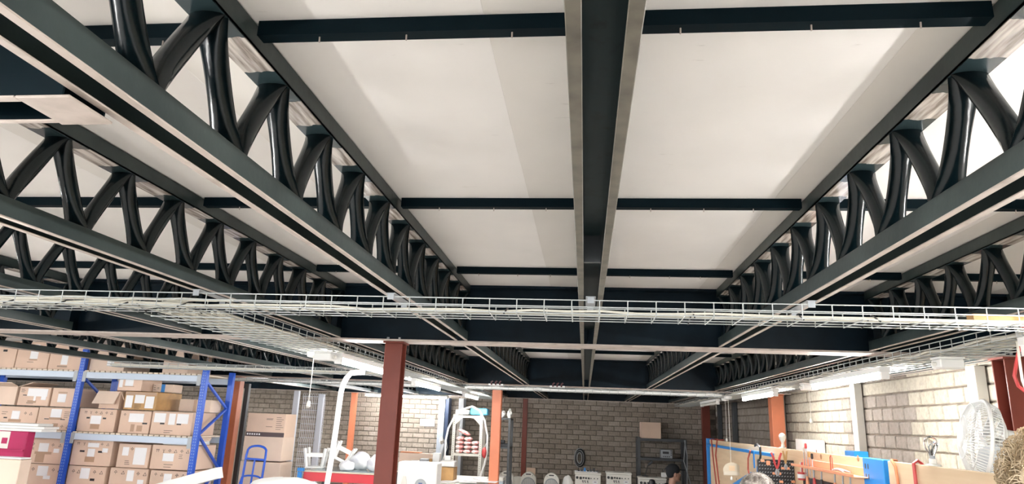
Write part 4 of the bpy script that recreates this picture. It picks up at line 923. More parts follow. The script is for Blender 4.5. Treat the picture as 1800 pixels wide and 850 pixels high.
# tools hanging on the far post
c = at(778, 795, 13.075)
t = thing('hanging_bundle', 'grey bundle of tubes and gloves hanging on the blue-grey post', 'bundle', (c.x, 13.0, c.z - 0.2))
MB().blob((c.x, 13.075, c.z), 0.05, 0.055, 0.17, 9, 0.1).build('bundle', GREY, t, True)
MB().blob((c.x - 0.01, 12.96, c.z + 0.22), 0.045, 0.04, 0.06, 12, 0.15).build('glove', OFFWH, t, True)
MB().tube([(c.x + 0.02, 13.0, c.z - 0.15), (c.x + 0.10, 12.98, c.z + 0.1), (c.x + 0.06, 13.0, c.z + 0.28)], 0.008, 6).build('tube', WHITE, t, True)
# wall sign on the bright bricks
p, q = at(738, 748, 13.36), at(764, 736, 13.36)
tag(MB().cbox(p.x, q.x, 13.365, 13.384, p.z, q.z, 0.002).build('wall_sign', PAPER), 'white sign sheet on the brightly lit brick wall', 'sign')
# grey shelf behind the orange column
Y = 10.9; x0, x1 = at(876, 760, Y).x, at(893, 760, Y).x; zt = at(885, 734, Y).z
t = thing('angle_shelf', 'narrow dark angle-iron shelf behind the bright orange column', 'shelf', ((x0 + x1) / 2 - 0.2, Y + 0.2, 0))
for xx in (x0 - 0.12, x1):
    for yy in (Y, Y + 0.4): MB().box(xx, xx + 0.035, yy, yy + 0.035, 0, zt).build('upright', DGREY, t)
for k, z in enumerate((zt, at(885, 785, Y).z, 0.8, 0.3)): MB().box(x0 - 0.12, x1 + 0.035, Y - 0.003, Y + 0.438, z - 0.025, z).build('shelf_board', DGREY, t)
tag(MB().blob((x0 + 0.03, Y + 0.12, zt + 0.055), 0.06, 0.07, 0.055, 14, 0.16, 16, 10, zt + 0.001).build('rag', WHITE, None, True), 'crumpled white rag on the dark shelf, next to the orange column', 'rag', 'white rags')
tag(MB().blob((x1 + 0.0, Y + 0.12, zt + 0.06), 0.035, 0.06, 0.07, 15, 0.2, 16, 10, zt + 0.001).build('rag', WHITE, None, True), 'crumpled spotted white rag on the outer end of the dark shelf', 'rag', 'white rags')
zz = at(885, 785, Y).z + 0.001
tag(MB().cbox(x0 - 0.02, x1 + 0.01, Y + 0.05, Y + 0.3, zz, zz + 0.05, 0.006).cbox(x0 + 0.02, x0 + 0.09, Y + 0.1, Y + 0.2, zz + 0.051, zz + 0.10, 0.006).build('tool_case', BLACK), 'black tool case on the middle board of the dark shelf', 'case')
for k in range(4):
    z = 0.801 + k * 0.052; tag(MB().cbox(x0 - 0.075, x0 + 0.10, Y + 0.04, Y + 0.36, z, z + 0.05, 0.004).build('document_box', OFFWH if k % 2 else BGREY), 'flat document box, %s from the bottom in the pile on the dark shelf' % ORD[k], 'box', 'document boxes on the dark shelf')

# ------------------------------------------------------------------ machines along the dim brick wall
Y = 12.2; tz = at(1000, 872, Y).z
t = thing('machine_bench', 'long low bench carrying the white machines along the dim brick wall', 'bench', (0.3, Y + 0.3, 0))
bx0, bx1 = at(872, 872, Y).x, at(1180, 872, Y).x
MB().cbox(bx0, bx1, Y - 0.25, Y + 0.55, tz - 0.04, tz, 0.003).build('bench_top', SLATWOOD, t)
for xx in (bx0 + 0.03, (bx0 + bx1) / 2, bx1 - 0.08):
    for yy in (Y - 0.2, Y + 0.45): MB().box(xx, xx + 0.05, yy, yy + 0.05, 0, tz - 0.04).build('leg', DGREY, t)
def tower(label, px, pytop, Yy):
    c = at(px, pytop, Yy); w_ = 0.135; hh = c.z - tz - 0.001
    t = thing('tower_fan', label, 'fan', (c.x, Yy + 0.08, tz), 'white tower fans on the bench')
    out = []
    for i in range(13):
        a = PI * i / 12; out.append((w_ * 0.96 * math.cos(a) * (1 - 0.22 * math.sin(a) ** 2), 0.62 * hh + 0.38 * hh * math.sin(a) ** 0.8))
    poly = [(-w_, 0), (w_, 0)] + out
    MB().prism(poly, lambda a, b, y_: (c.x + a, y_, tz + 0.001 + b), Yy, Yy + 0.16).build('shell', OFFWH, t, False)
    MB().lathe([(0.115, 0), (0.118, 0.008), (0.108, 0.012), (0.10, 0.006)], (c.x, Yy - 0.0005, tz + 0.46 * hh), 24, Matrix.Rotation(PI / 2, 3, 'X')).build('grille_ring', GREY, t, True)
    MB().lathe([(0.10, 0), (0.10, 0.003)], (c.x, Yy - 0.0005, tz + 0.46 * hh), 24, Matrix.Rotation(PI / 2, 3, 'X')).build('grille_back', DGREY, t)
    gm = MB()
    for k in range(9):
        dx = -0.088 + 0.022 * k; L = math.sqrt(max(0.0, 0.099 ** 2 - dx * dx)); gm.box(c.x + dx - 0.004, c.x + dx + 0.004, Yy - 0.010, Yy - 0.006, tz + 0.46 * hh - L, tz + 0.46 * hh + L)
    gm.build('grille_bars', OFFWH, t)['kind'] = 'stuff'
    MB().cbox(c.x - 0.042, c.x + 0.042, Yy - 0.002, Yy - 0.0002, c.z - 0.045, c.z - 0.027, 0.0005).build('handle_slot', BLACK, t)
    for s in (-1, 1): MB().lathe([(0.006, 0), (0.006, 0.002)], (c.x + s * 0.075, Yy - 0.0002, c.z - 0.055), 8, Matrix.Rotation(PI / 2, 3, 'X')).build('screw', DGREY, t)
    return t
tower('white tower fan with handle slot, the one nearest the orange column', 889.5, 827, 12.1)
tower('white tower fan with handle slot, in front of the dark brown column', 929, 829, 12.1)
tower('white tower fan with handle slot, next to the bagged one', 969.5, 831, 12.1)
p, q = at(903, 850, 12.45), at(918, 838, 12.45)
tag(MB().cbox(p.x, q.x, 12.45, 12.6, tz + 0.001, q.z, 0.004).build('white_carton', OFFWH), 'white carton standing between the first two tower fans', 'box')
p, q = at(925, 835, 12.9), at(941, 822, 12.9)
tag(MB().cbox(p.x, q.x, 12.9, 12.94, 0, q.z, 0.002).build('wooden_board', CARD), 'brown board standing on end behind the second tower fan', 'board')
c = at(998, 836, 12.15)
tag(MB().blob((c.x, 12.25, tz + 0.13), 0.105, 0.10, c.z - tz - 0.13, 17, 0.04, 18, 12, tz + 0.001).build('bagged_fan', WHITE, None, True), 'tower fan wrapped in a white plastic bag beside the first machine', 'bag')
def machine(label, xa, xb, ptop, Yy, seed):
    p, q = at(xa, ptop, Yy), at(xb, ptop, Yy); t = thing('control_machine', label, 'machine', ((p.x + q.x) / 2, Yy + 0.2, tz), 'white machines on the bench')
    z = p.z; MB().cbox(p.x + 0.01, q.x - 0.01, Yy, Yy + 0.34, tz + 0.001, z - 0.03, 0.005).build('body', OFFWH, t)
    MB().cbox(p.x, q.x, Yy - 0.01, Yy + 0.35, z - 0.0295, z, 0.006).build('lid', OFFWH, t)
    rot = Matrix.Rotation(PI / 2, 3, 'X'); W = q.x - p.x
    for u, v, r in ((0.10, 0.085, 0.022), (0.23, 0.09, 0.022), (0.34, 0.085, 0.015), (0.43, 0.088, 0.015), (0.53, 0.09, 0.015), (0.62, 0.09, 0.009), (0.74, 0.09, 0.009), (0.86, 0.09, 0.009), (0.31, 0.135, 0.010), (0.39, 0.135, 0.010), (0.49, 0.137, 0.010), (0.32, 0.155, 0.008), (0.41, 0.157, 0.008), (0.50, 0.158, 0.008)):
        MB().lathe([(r, 0), (r, 0.012), (r * 0.8, 0.016)], (p.x + W * u, Yy - 0.0003, z - v), 12, rot).build('knob', BLACK, t)
    MB().cbox(p.x + W * 0.68, p.x + W * 0.86, Yy - 0.004, Yy - 0.0003, z - 0.165, z - 0.125, 0.001).build('display', PAPER, t)
    MB().box(p.x + W * 0.72, p.x + W * 0.82, Yy - 0.0052, Yy - 0.0041, z - 0.152, z - 0.142).build('display_digits', BLACK, t)
    MB().cbox(p.x + W * 0.3, p.x + W * 0.7, Yy + 0.08, Yy + 0.12, z + 0.0002, z + 0.003, 0.001).build('carry_slot', BLACK, t)
    return t, p, q, z
t, p, q, z = machine('white knobbed machine with tools and coiled cable on its lid', 1010, 1057, 829, 12.05, 1)
tag(MB().cbox(p.x + 0.0, q.x - 0.06, 12.06, 12.30, z + 0.004, z + 0.016, 0.002).build('tool_tray', PAPER), 'white tray of small tools on the first machine lid', 'tray')
for i in range(7):
    xx = p.x + 0.05 + i * 0.052; tag(MB().cbox(xx, xx + 0.035, 12.09, 12.15 + 0.01 * (i % 3), z + 0.017, z + 0.035 + 0.018 * (i % 3), 0.004).build('small_tool', (BLACK, DGREY, BLUE2)[(i + (i > 4)) % 3]), 'small tool lying in the white tray, number %s from the coiled-cable end' % ORD[i], 'tool', 'small tools in the white tray')
c = at(1018.5, 808, 12.5)
t = thing('cable_coil', 'coil of black cable hanging on the wall behind the first machine', 'cable', (c.x, 12.9, c.z - 0.2))
for k in range(7):
    a_, b_ = 0.10 - 0.009 * k, 0.17 - 0.012 * k
    MB().tube([(c.x + 0.01 * math.sin(k) + a_ * math.cos(2 * PI * i / 20), 13.34 - 0.012 * k, c.z + b_ * math.sin(2 * PI * i / 20)) for i in range(20)], 0.009, 6, True).build('loop', BLACK if k % 3 else GREY, t, True)
machine('white knobbed machine with an empty lid in the middle of the bench', 1065, 1111, 829, 12.05, 2)
machine('white knobbed machine under the dark shelf beside the seated person', 1122, 1172, 838, 11.9, 3)
c = at(1146, 845, 11.72)
tag(MB().lathe([(0.05, 0), (0.052, 0.26), (0.04, 0.29), (0.02, 0.30)], (c.x, 11.70, c.z - 0.27), 14).lathe([(0.09, 0), (0.09, 0.02), (0.03, 0.03), (0.03, c.z - 0.271)], (c.x, 11.70, 0), 14).build('stool_backrest', BLACK, None, True), 'rounded black stool back in front of the last machine', 'stool')
# dark shelf on the brick wall
Y = 12.85; x0, x1 = at(1121, 800, Y).x, at(1208, 800, Y).x; z1 = at(1165, 771, Y).z; z2 = at(1165, 805, Y).z
t = thing('dark_shelf_rack', 'dark steel shelf rack against the dim brick wall', 'shelf', ((x0 + x1) / 2, Y + 0.2, 0))
for xx in (x0, x1 - 0.05):
    for yy in (Y, Y + 0.42): MB().cbox(xx, xx + 0.05, yy, yy + 0.045, 0, z1 + (0.02 if xx == x0 else 0.0), 0.002).build('upright', DGREY, t)
for z in (z1, z2, 0.6): MB().cbox(x0 - 0.003, x1 + 0.003, Y - 0.003, Y + 0.468, z - 0.045, z, 0.002).build('shelf_board', DGREY, t)
p, q = at(1127, 769, Y + 0.02), at(1162, 742, Y + 0.02)
carton('dull brown carton standing on the top board of the dark shelf rack', p.x, q.x, z1, q.z, Y + 0.02, 0.40, m=CARD, group='things on the dark rack')
p, q = at(1162, 805, Y + 0.05), at(1182, 790, Y + 0.05)
t = thing('oscilloscope', 'small grey measuring instrument with a dark screen on the dark shelf rack', 'instrument', ((p.x + q.x) / 2, Y + 0.1, z2))
MB().cbox(p.x, q.x, Y + 0.05, Y + 0.25, z2 + 0.001, q.z, 0.006).build('body', GREY, t)
MB().box(p.x + 0.03, p.x + 0.14, Y + 0.0475, Y + 0.0498, q.z - 0.075, q.z - 0.035).build('screen', BLACK, t)
for k in range(4): MB().lathe([(0.010, 0), (0.010, 0.012)], (p.x + 0.04 + 0.035 * k, Y + 0.0498, z2 + 0.03), 10, Matrix.Rotation(PI / 2, 3, 'X')).build('knob', BLACK, t)
for k in range(3): MB().lathe([(0.010, 0), (0.010, 0.012)], (q.x - 0.025, Y + 0.0498, z2 + 0.06 + 0.035 * k), 10, Matrix.Rotation(PI / 2, 3, 'X')).build('knob', BLACK, t)
c = at(1141, 815, 12.2); b_ = at(1133, 832, 12.2); e_ = at(1146, 812, 12.2)
t = thing('soldering_arm', 'black jointed lamp arm on the last machine', 'lamp arm', (b_.x, 12.1, b_.z - 0.02))
zl = at(1146, 838, 11.9).z
MB().tube([(b_.x, 12.1, zl + 0.012), (c.x - 0.03, 12.1, c.z - 0.02), (e_.x, 12.1, e_.z + 0.02)], 0.008, 6).build('arm', BLACK, t, True)
MB().tube([(c.x - 0.02, 12.1, c.z - 0.01), (e_.x, 12.1, e_.z + 0.025)], 0.02, 8).build('head', DGREY, t, True)
MB().lathe([(0.06, 0), (0.06, 0.010), (0.02, 0.012)], (b_.x, 12.1, zl + 0.001), 16).build('foot', BLACK, t)
c = at(1169, 831, 11.95)
t = thing('white_gadget', 'little white cube gadget with a black cable on the last machine', 'gadget', (c.x, 12.0, zl))
MB().cbox(c.x - 0.055, c.x + 0.03, 11.95, 12.05, zl + 0.001, zl + 0.075, 0.006).build('body', WHITE, t)
MB().tube([(c.x + 0.03, 12.0, zl + 0.05), (c.x + 0.07, 12.0, zl + 0.12), (c.x + 0.02, 12.0, zl + 0.15), (c.x - 0.03, 12.0, zl + 0.08)], 0.007, 6).build('lead', BLACK, t, True)
for k in range(2):
    a_, b_ = at(1203 + 2 * k, 773, 12.8), at(1208 + 6 * k, 850, 12.8); mid = at(1208 - 6 * k, 800 + 10 * k, 12.8)
    cable('pale cord hanging down the front of the dark shelf rack, %s one' % ('inner', 'outer')[k], [a_, mid, b_, Vector((b_.x, 12.8, 0.02))], 0.009, GREY, 'cords on the dark rack')

# ------------------------------------------------------------------ tool bench along the block wall
BX = 1.75; BZ = H - 0.135
# blue end frame and plywood sheet
t = thing('blue_stand', 'bright blue steel stand holding a pale plywood sheet at the far bench end', 'stand', (BX, 8.9, 0))
MB().cbox(BX - 0.045, BX + 0.055, 10.05, 10.13, 0, BZ + 0.015, 0.003).build('upright', BLUE2, t)
MB().box(BX - 0.015, BX + 0.020, 10.049, 10.0505, 0, BZ + 0.010).build('groove', mat('deep_blue_paint', (0.008, 0.12, 0.40), 0.4), t)
MB().cbox(BX - 0.045, BX - 0.016, 6.70, 10.048, BZ - 0.085, BZ - 0.055, 0.002).build('top_rail', BLUE2, t)
MB().bar(atx(1321, 832, BX - 0.030), atx(1262, 870, BX - 0.030), 0.035, 0.018, (1, 0, 0)).build('diagonal_brace', BLUE2, t)
MB().cbox(BX - 0.045, BX - 0.016, 7.20, 7.27, 0.0, BZ - 0.20, 0.002).build('upright', BLUE2, t)
MB().cbox(BX - 0.010, BX + 0.008, 7.24, 10.045, 0.55, BZ, 0.002).build('plywood_sheet', PLY, t)
for yy, zz in ((9.4, -0.50), (7.9, -0.42), (8.4, -0.40), (9.0, -0.62)):
    MB().lathe([(0.014, 0), (0.014, 0.0012)], (BX - 0.0105, yy, BZ + zz), 10, Matrix.Rotation(-PI / 2, 3, 'Y')).build('knot', KNOT, t)
c = at(1287, 826, 8.22)
t = thing('hanging_sign', 'cloudy round plastic sign hanging on the cord in front of the plywood', 'sign', (c.x, 8.22, c.z - 0.1))
SGN = mat('cloudy_sign_plastic', (0.54, 0.48, 0.38), 0.3)
MB().prism([(0.10 * math.cos(a * PI / 12), 0.085 * math.sin(a * PI / 12)) for a in range(0, 13)] + [(-0.095, -0.055), (0.095, -0.055)], lambda a, b, d: (c.x + a, d, c.z + b), 8.215, 8.219).build('disc', SGN, t)
MB().box(c.x - 0.035, c.x + 0.03, 8.2140, 8.2148, c.z - 0.005, c.z + 0.05).build('inner_square', PLY, t)
MB().box(c.x - 0.085, c.x + 0.085, 8.2140, 8.2148, c.z - 0.048, c.z - 0.015).build('lettering_band', mat('band_plastic', (0.60, 0.55, 0.46), 0.4), t)
for k, (pa, pb, pc) in enumerate((((1251, 772), (1253, 800), (1259, 850)), ((1261, 772), (1258, 800), (1264, 850)))):
    P_ = [atx(*w_, BX - 0.052) for w_ in (pa, pb, pc)]; e = P_[-1]
    tag(MB().tube([Vector((BX + 0.03, P_[0].y, BZ + 0.012))] + [Vector((BX - 0.056, P_[0].y, BZ + 0.010))] + P_[1:] + [Vector((BX - 0.056, e.y, 0.05))], 0.010, 6).build('red_cable_drop', REDCORD, None, True), 'red cord hung over the plywood sheet, %s the blue upright' % ('beside', 'second from')[k], 'cord', 'red cords on the plywood')
# pine board with pegboard
t = thing('pine_board', 'pine back board of the tool bench with dark knots', 'board', (BX, 5.9, 0))
MB().cbox(BX - 0.012, BX + 0.012, 4.62, 7.18, BZ - 0.50, BZ, 0.003).build('board', PINE, t)
MB().cbox(BX - 0.012, BX + 0.012, 4.62, 7.18, 0.5, BZ - 0.503, 0.003).build('board', PINE, t)
for px_, py_, r in ((1443, 802, 0.020), (1508, 805, 0.020), (1444, 818, 0.013), (1435, 792, 0.012)):
    c = atx(px_, py_, BX - 0.013); MB().lathe([(r, 0), (r * 0.9, 0.0012)], (BX - 0.0122, c.y, c.z), 12, Matrix.Rotation(-PI / 2, 3, 'Y')).build('knot', KNOT, t)
PY_ = 6.10                                        # side panel of the bench, facing the hall's near end
x0p, x1p = at(1333, 820, PY_).x, min(at(1399, 820, PY_).x, BX - 0.016); zt = at(1365, 807, PY_).z
t = thing('pegboard', 'black perforated pegboard standing out from the pine board', 'pegboard', ((x0p + x1p) / 2, PY_, 0))
for r in range(3):
    z_ = zt - 0.205 * (r + 1)
    pn = MB().cbox(x0p, x1p, PY_, PY_ + 0.016, z_ + 0.004, z_ + 0.203, 0.003).build('panel', BLACK, t)
    hm = MB()
    for i in range(13):
        for k in range(7):
            xx = x0p + (x1p - x0p) * (i + 0.5) / 13; zz = z_ + 0.020 + 0.027 * k
            hm.bar((xx - 0.005, PY_ - 0.0006, zz - 0.003), (xx + 0.005, PY_ - 0.0006, zz + 0.003), 0.001, 0.005)
    hm.build('holes', GREY, pn)['kind'] = 'stuff'
for xx in (x0p, x1p - 0.03): MB().box(xx, xx + 0.03, PY_ + 0.0165, PY_ + 0.04, 0, zt - 0.01).build('leg', DGREY, t)
for px_, py_ in ((1340, 805), (1350, 813), (1352, 846), (1373, 846), (1394, 846)):
    c = at(px_, py_ + (4 if py_ < 810 else 0), PY_); MB().cbox(c.x - 0.016, c.x + 0.016, PY_ - 0.012, PY_ - 0.0012, c.z - (0.010 if px_ != 1350 else 0.018), c.z + (0.010 if px_ != 1350 else 0.018), 0.004).build('hook_block', PEACH, t)
def tongs(label, name, px_, py_, s, hm, spread, base):
    y = PY_ - 0.022; c = at(px_, py_, y); t = thing(name, label, 'pliers', (c.x, y, c.z - 0.1), 'hand tools on the tool bench')
    for d in (-1, 1):
        MB().tube([(c.x, y, c.z), (c.x + d * 0.4 * spread * s, y, c.z + 0.05 * s), (c.x + d * 0.6 * spread * s, y, c.z + 0.10 * s), (c.x + d * spread * s, y, c.z + 0.145 * s)], [0.007 * s, 0.010 * s, 0.011 * s, 0.009 * s], 8).build('handle', hm, t, True)
        MB().tube([(c.x, y - d * 0.004, c.z), (c.x - d * 0.014 * s, y - d * 0.003, c.z - 0.03 * s), (c.x - d * 0.004, y - d * 0.003, c.z - 0.06 * s)], [0.011 * s, 0.010 * s, 0.005 * s], 8).build('jaw', GREY, t, True)
    MB().cbox(c.x - 0.035, c.x + 0.035, PY_ - 0.010, PY_ - 0.0012, c.z - 0.045, c.z - 0.025, 0.003).build('holder', PEACH, t)
tongs('pliers with spread red handles held on the pegboard', 'pliers', 1366, 824, 0.9, REDHOSE, 0.045, 0)
tongs('brown-handled cutters held upright on the pegboard', 'side_cutters', 1381, 815, 0.72, CARD3, 0.022, 0)
# orange tool shelf
y1, y0 = atx(1408, 828, BX - 0.04).y, atx(1522, 830, BX - 0.04).y; zs = atx(1470, 829, BX - 0.06).z
t = thing('tool_shelf', 'orange tool shelf fixed to the pine board', 'shelf', (BX - 0.06, (y0 + y1) / 2, zs))
MB().cbox(BX - 0.115, BX - 0.0125, y0, y1, zs - 0.008, zs, 0.002).build('shelf_board', PEACH, t)
MB().cbox(BX - 0.024, BX - 0.0125, y0, y1, zs + 0.0005, zs + 0.05, 0.002).build('back_strip', PEACH, t)
MB().cbox(BX - 0.115, BX - 0.112, y0, y1, zs + 0.0005, zs + 0.012, 0.0006).build('front_lip', PEACH, t)
def tool(label, px_, hgt, m, hm, name='screwdriver', x=BX - 0.06):
    y = atx(px_, 825, x).y; t = thing(name, label, 'tool', (x, y, zs), 'hand tools on the tool bench')
    MB().tube([(x, y, zs + 0.002), (x, y, zs + hgt)], 0.004, 6).build('shaft', GREY, t)
    MB().lathe([(0.006, 0), (0.010, 0.008), (0.009, 0.035), (0.004, 0.04)], (x, y, zs + hgt + 0.0005), 10).build('handle', hm, t, True)
    MB().tube([(x, y, zs - 0.0085), (x, y, zs - 0.07)], 0.003, 6).build('tip', GREY, t)
tool('thin screwdriver at the pegboard end of the orange shelf', 1415, 0.10, GREY, OFFWH); tool('tall screwdriver with red cap on the orange shelf', 1419, 0.13, GREY, REDHOSE)
tool('screwdriver with brown cap on the orange shelf', 1424, 0.07, GREY, CARD3); tool('short black screwdriver on the orange shelf', 1429, 0.06, GREY, BLACK)
c = atx(1462, 822, BX - 0.06)
tag(MB().tube([(BX - 0.06, c.y + 0.018, zs + 0.001), (BX - 0.06, c.y + 0.018, zs + 0.09), (BX - 0.06, c.y, zs + 0.105), (BX - 0.06, c.y - 0.018, zs + 0.09), (BX - 0.06, c.y - 0.018, zs + 0.001)], 0.004, 6).build('tweezers', REDCORD, None, True), 'upside-down U of reddish wire standing in the orange shelf', 'tool', 'hand tools on the tool bench')
c = atx(1478, 822, BX - 0.05)
t = thing('metal_pliers', 'shiny metal pliers lying on the orange shelf', 'pliers', (BX - 0.06, c.y, zs), 'hand tools on the tool bench')
for d in (-1, 1): MB().tube([(BX - 0.06 + d * 0.012, c.y + 0.10, zs + 0.011), (BX - 0.06 + d * 0.004, c.y + 0.03, zs + 0.020), (BX - 0.06 + d * 0.004, c.y - 0.02, zs + 0.020), (BX - 0.06 + d * 0.02, c.y - 0.13, zs + 0.011)], [0.005, 0.009, 0.009, 0.006], 8).build('half', GREY, t, True)
c = atx(1408, 822, BX - 0.05)
t = thing('marker_cup', 'round red and white cup of markers between pegboard and orange shelf', 'cup', (BX - 0.05, c.y, c.z - 0.10))
MB().lathe([(0.030, -0.06), (0.033, 0.0), (0.030, 0.0)], (BX - 0.046, c.y, c.z - 0.03), 14).build('cup', REDHOSE, t, True)
MB().lathe([(0.0345, -0.045), (0.0345, -0.015)], (BX - 0.046, c.y, c.z - 0.03), 14).build('paper_band', PAPER, t, True)
for k in range(3): MB().tube([(BX - 0.046, c.y - 0.012 + 0.012 * k, c.z - 0.03), (BX - 0.046, c.y - 0.02 + 0.02 * k, c.z + 0.045)], 0.006, 6).build('marker', (REDHOSE, GREY, OFFWH)[k], t)
for i, px_ in enumerate((1420, 1432, 1445, 1468, 1482, 1495)):
    x = BX - 0.075; y = atx(px_, 842, x).y; z0_ = zs - 0.009
    t = thing('hanging_tool', 'hand tool hanging under the orange shelf, %s from the pegboard' % ORD[i], 'tool', (x, y, z0_ - 0.13), 'hand tools on the tool bench')
    MB().tube([(x, y, z0_), (x, y + 0.01, z0_ - 0.06)], 0.006, 6).build('neck', GREY, t)
    for d in (-1, 1): MB().tube([(x, y + 0.01 , z0_ - 0.06), (x, y + 0.01 + d * 0.022, z0_ - 0.14)], [0.008, 0.010], 8).build('handle', (PEACH, REDHOSE, BLACK)[i % 3], t, True)
MB_ = MB().cbox(BX - 0.03, BX - 0.0125, y0 + 0.06, y1, zs - 0.25, zs - 0.085, 0.003).build('tool_rail', BLACK); tag(MB_, 'black tool rail under the orange shelf', 'rail')
# cables and tape at the joint of plywood and pine
P_ = [(1333, 825), (1337, 800), (1336, 786), (1331, 780), (1327, 783)]
tag(MB().tube([Vector((BX - 0.062, atx(1334, 830, BX - .06).y, BZ - 0.45))] + [atx(a, b, BX - 0.062) for a, b in P_], 0.011, 6).build('black_cable_loop', BLACK, None, True), 'black cable loop hooked over the blue rail next to the pegboard', 'cable')
P_ = [(1319, 791), (1315, 805), (1315, 825), (1318, 838), (1324, 850)]
tag(MB().tube([atx(a, b, BX - 0.062) for a, b in P_], 0.009, 6).build('red_cable_loop', REDCORD, None, True), 'dark red cable bowing out in front of the plywood edge', 'cable')
c0, c1 = atx(1323, 784, BX - 0.055), atx(1325, 822, BX - 0.055)
tag(MB().cbox(BX - 0.055, BX - 0.048, c1.y - 0.03, c0.y + 0.01, c1.z, BZ - 0.06, 0.001).build('blue_tape_strip', BLUE2), 'dark blue strap hanging down the joint of plywood and pine boards', 'strap')
# blue upright, second plank
t = thing('blue_bench_upright', 'wide bright blue slotted upright between pine board and near plank', 'upright', (BX, 4.45, 0))
MB().cbox(BX - 0.03, BX + 0.03, 4.30, 4.60, 0, BZ + 0.004, 0.003).build('body', BLUE2, t)
hm = MB()
for k in range(14):
    for yy in (4.52, 4.56): hm.box(BX - 0.0318, BX - 0.0301, yy - 0.006, yy + 0.006, BZ - 0.06 - 0.06 * k, BZ - 0.03 - 0.06 * k)
hm.build('slots', DGREY, t)['kind'] = 'stuff'
t = thing('near_plank', 'plain pale wooden plank at the near end of the bench under the white fan', 'board', (BX, 3.6, 0))
MB().cbox(BX - 0.012, BX + 0.012, 2.75, 4.28, BZ - 0.40, BZ, 0.003).build('board', PLY, t)
MB().cbox(BX - 0.012, BX + 0.012, 2.75, 4.28, 0.6, BZ - 0.403, 0.003).build('board', PLY, t)
t = thing('bench_table', 'long narrow wooden bench standing behind the tool boards', 'bench', (BX + 0.23, 6.2, 0))
MB().cbox(BX + 0.06, BX + 0.40, 4.35, 8.0, BZ - 0.34, BZ - 0.30, 0.004).build('bench_top', PINE, t)
for yy in (4.4, 5.4, 6.6, 7.8):
    for xx in (BX + 0.08, BX + 0.33): MB().box(xx, xx + 0.05, yy, yy + 0.05, 0, BZ - 0.34).build('leg', DGREY, t)
P_ = [(1560, 808), (1567, 808), (1574, 820), (1579, 850)]
tag(MB().tube([Vector((BX + 0.04, 4.25, BZ - 0.1)), Vector((BX + 0.02, 4.24, BZ + 0.006))] + [atx(a, b, BX - 0.026) for a, b in P_[1:]] + [Vector((BX - 0.026, 4.10, 0.6))], 0.008, 6).build('orange_cable', ORCORD, None, True), 'orange cord bowing over the near plank beside the blue upright', 'cord')
y = atx(1613, 815, BX).y
tag(MB().tube([Vector((BX + 0.03, y + 0.02, BZ - 0.12)), Vector((BX + 0.025, y + 0.01, BZ + 0.005)), Vector((BX, y, BZ + 0.018)), Vector((BX - 0.024, y - 0.01, BZ + 0.004)), Vector((BX - 0.026, y - 0.015, BZ - 0.2)), Vector((BX - 0.026, y, 0.6))], 0.009, 8).build('red_hose', REDHOSE, None, True), 'thick red hose hooked over the near plank', 'hose')
# bulbs
def bulb(label, px_, hgt, m, glass):
    y = atx(px_, 812, BX).y; z = BZ + 0.0008; s = hgt / 0.15
    t = thing('light_bulb_lamp', label, 'bulb', (BX, y, z), 'bulb lamps on the bench')
    MB().lathe([(0.036 * s, 0), (0.036 * s, 0.006 * s), (0.018 * s, 0.012 * s), (0.018 * s, 0.035 * s)], (BX, y, z), 18).build('base', OFFWH, t, True)
    MB().lathe([(0.013 * s, 0.0355 * s), (0.014 * s, 0.052 * s)], (BX, y, z), 14).build('socket', GREY if glass else OFFWH, t, True)
    prof = [(0.013, 0.0525), (0.017, 0.062), (0.027, 0.082), (0.034, 0.105), (0.034, 0.120), (0.026, 0.138), (0.012, 0.147), (0.002, 0.15)]
    MB().lathe([(a * s, b * s) for a, b in prof], (BX, y, z), 20).build('glass_bulb', m, t, True)
    MB().tube([(BX, y - 0.010 * s, z + 0.055 * s), (BX, y - 0.014 * s, z + 0.10 * s), (BX, y, z + 0.112 * s), (BX, y + 0.014 * s, z + 0.10 * s), (BX, y + 0.010 * s, z + 0.055 * s)], 0.0016, 5).build('filament', GREY, t)
bulb('clear glass light bulb on a white stand on the near plank', 1640, 0.145, CLEAR, True)
bulb('small white bulb ornament standing on the pine board by the cream post', 1378, 0.130, OFFWH, False)
# white panel and blue strip behind the pine board
p, q = atx(1400, 790, XR - 0.07), atx(1441, 776, XR - 0.07)
tag(MB().cbox(XR - 0.075, XR - 0.02, q.y, p.y, BZ - 0.12, atx(1420, 772, XR - 0.07).z, 0.005).build('wall_cabinet', WHITE), 'flat white box on the block wall above the pine board', 'box')
y0_, y1_ = atx(1511, 792, 2.0).y, atx(1494, 790, 2.0).y
tag(MB().cbox(1.96, 2.06, y0_, y1_, BZ - 0.30, BZ + 0.022, 0.003).build('blue_bin', BLUE2), 'blue bin edge showing above the pine board near the cream post', 'bin')
# fan
fc = Vector((at(1726, 772, 3.66).x, 3.66, at(1726, 772, 3.66).z)); R = 0.188
t = thing('standing_fan', 'big round white fan behind the near plank', 'fan', (fc.x, fc.y, 0))
ax = Vector((-0.95, 0.26, 0.13)).normalized(); side = ax.cross(Vector((0, 0, 1))).normalized(); upv = side.cross(ax)
MF = Matrix((side, upv, ax)).transposed()
MB().tube([fc + (side * math.cos(2 * PI * k / 40) + upv * math.sin(2 * PI * k / 40)) * R for k in range(40)], 0.009, 8, True).build('rim', WHITE, t, True)
def spokes(n, dome, hub):
    m = MB()
    for k in range(n):
        a = 2 * PI * k / n; d = side * math.cos(a) + upv * math.sin(a); tw = side * math.cos(a + 0.35) + upv * math.sin(a + 0.35)
        m.tube([fc + tw * hub + ax * dome, fc + (tw * 0.4 + d * 0.6).normalized() * R * 0.55 + ax * dome * 0.93, fc + d * R * 0.88 + ax * dome * 0.6, fc + d * R], 0.0022, 4)
    return m
g = spokes(72, 0.085, 0.05).build('front_grille', WHITE, t); g['kind'] = 'stuff'
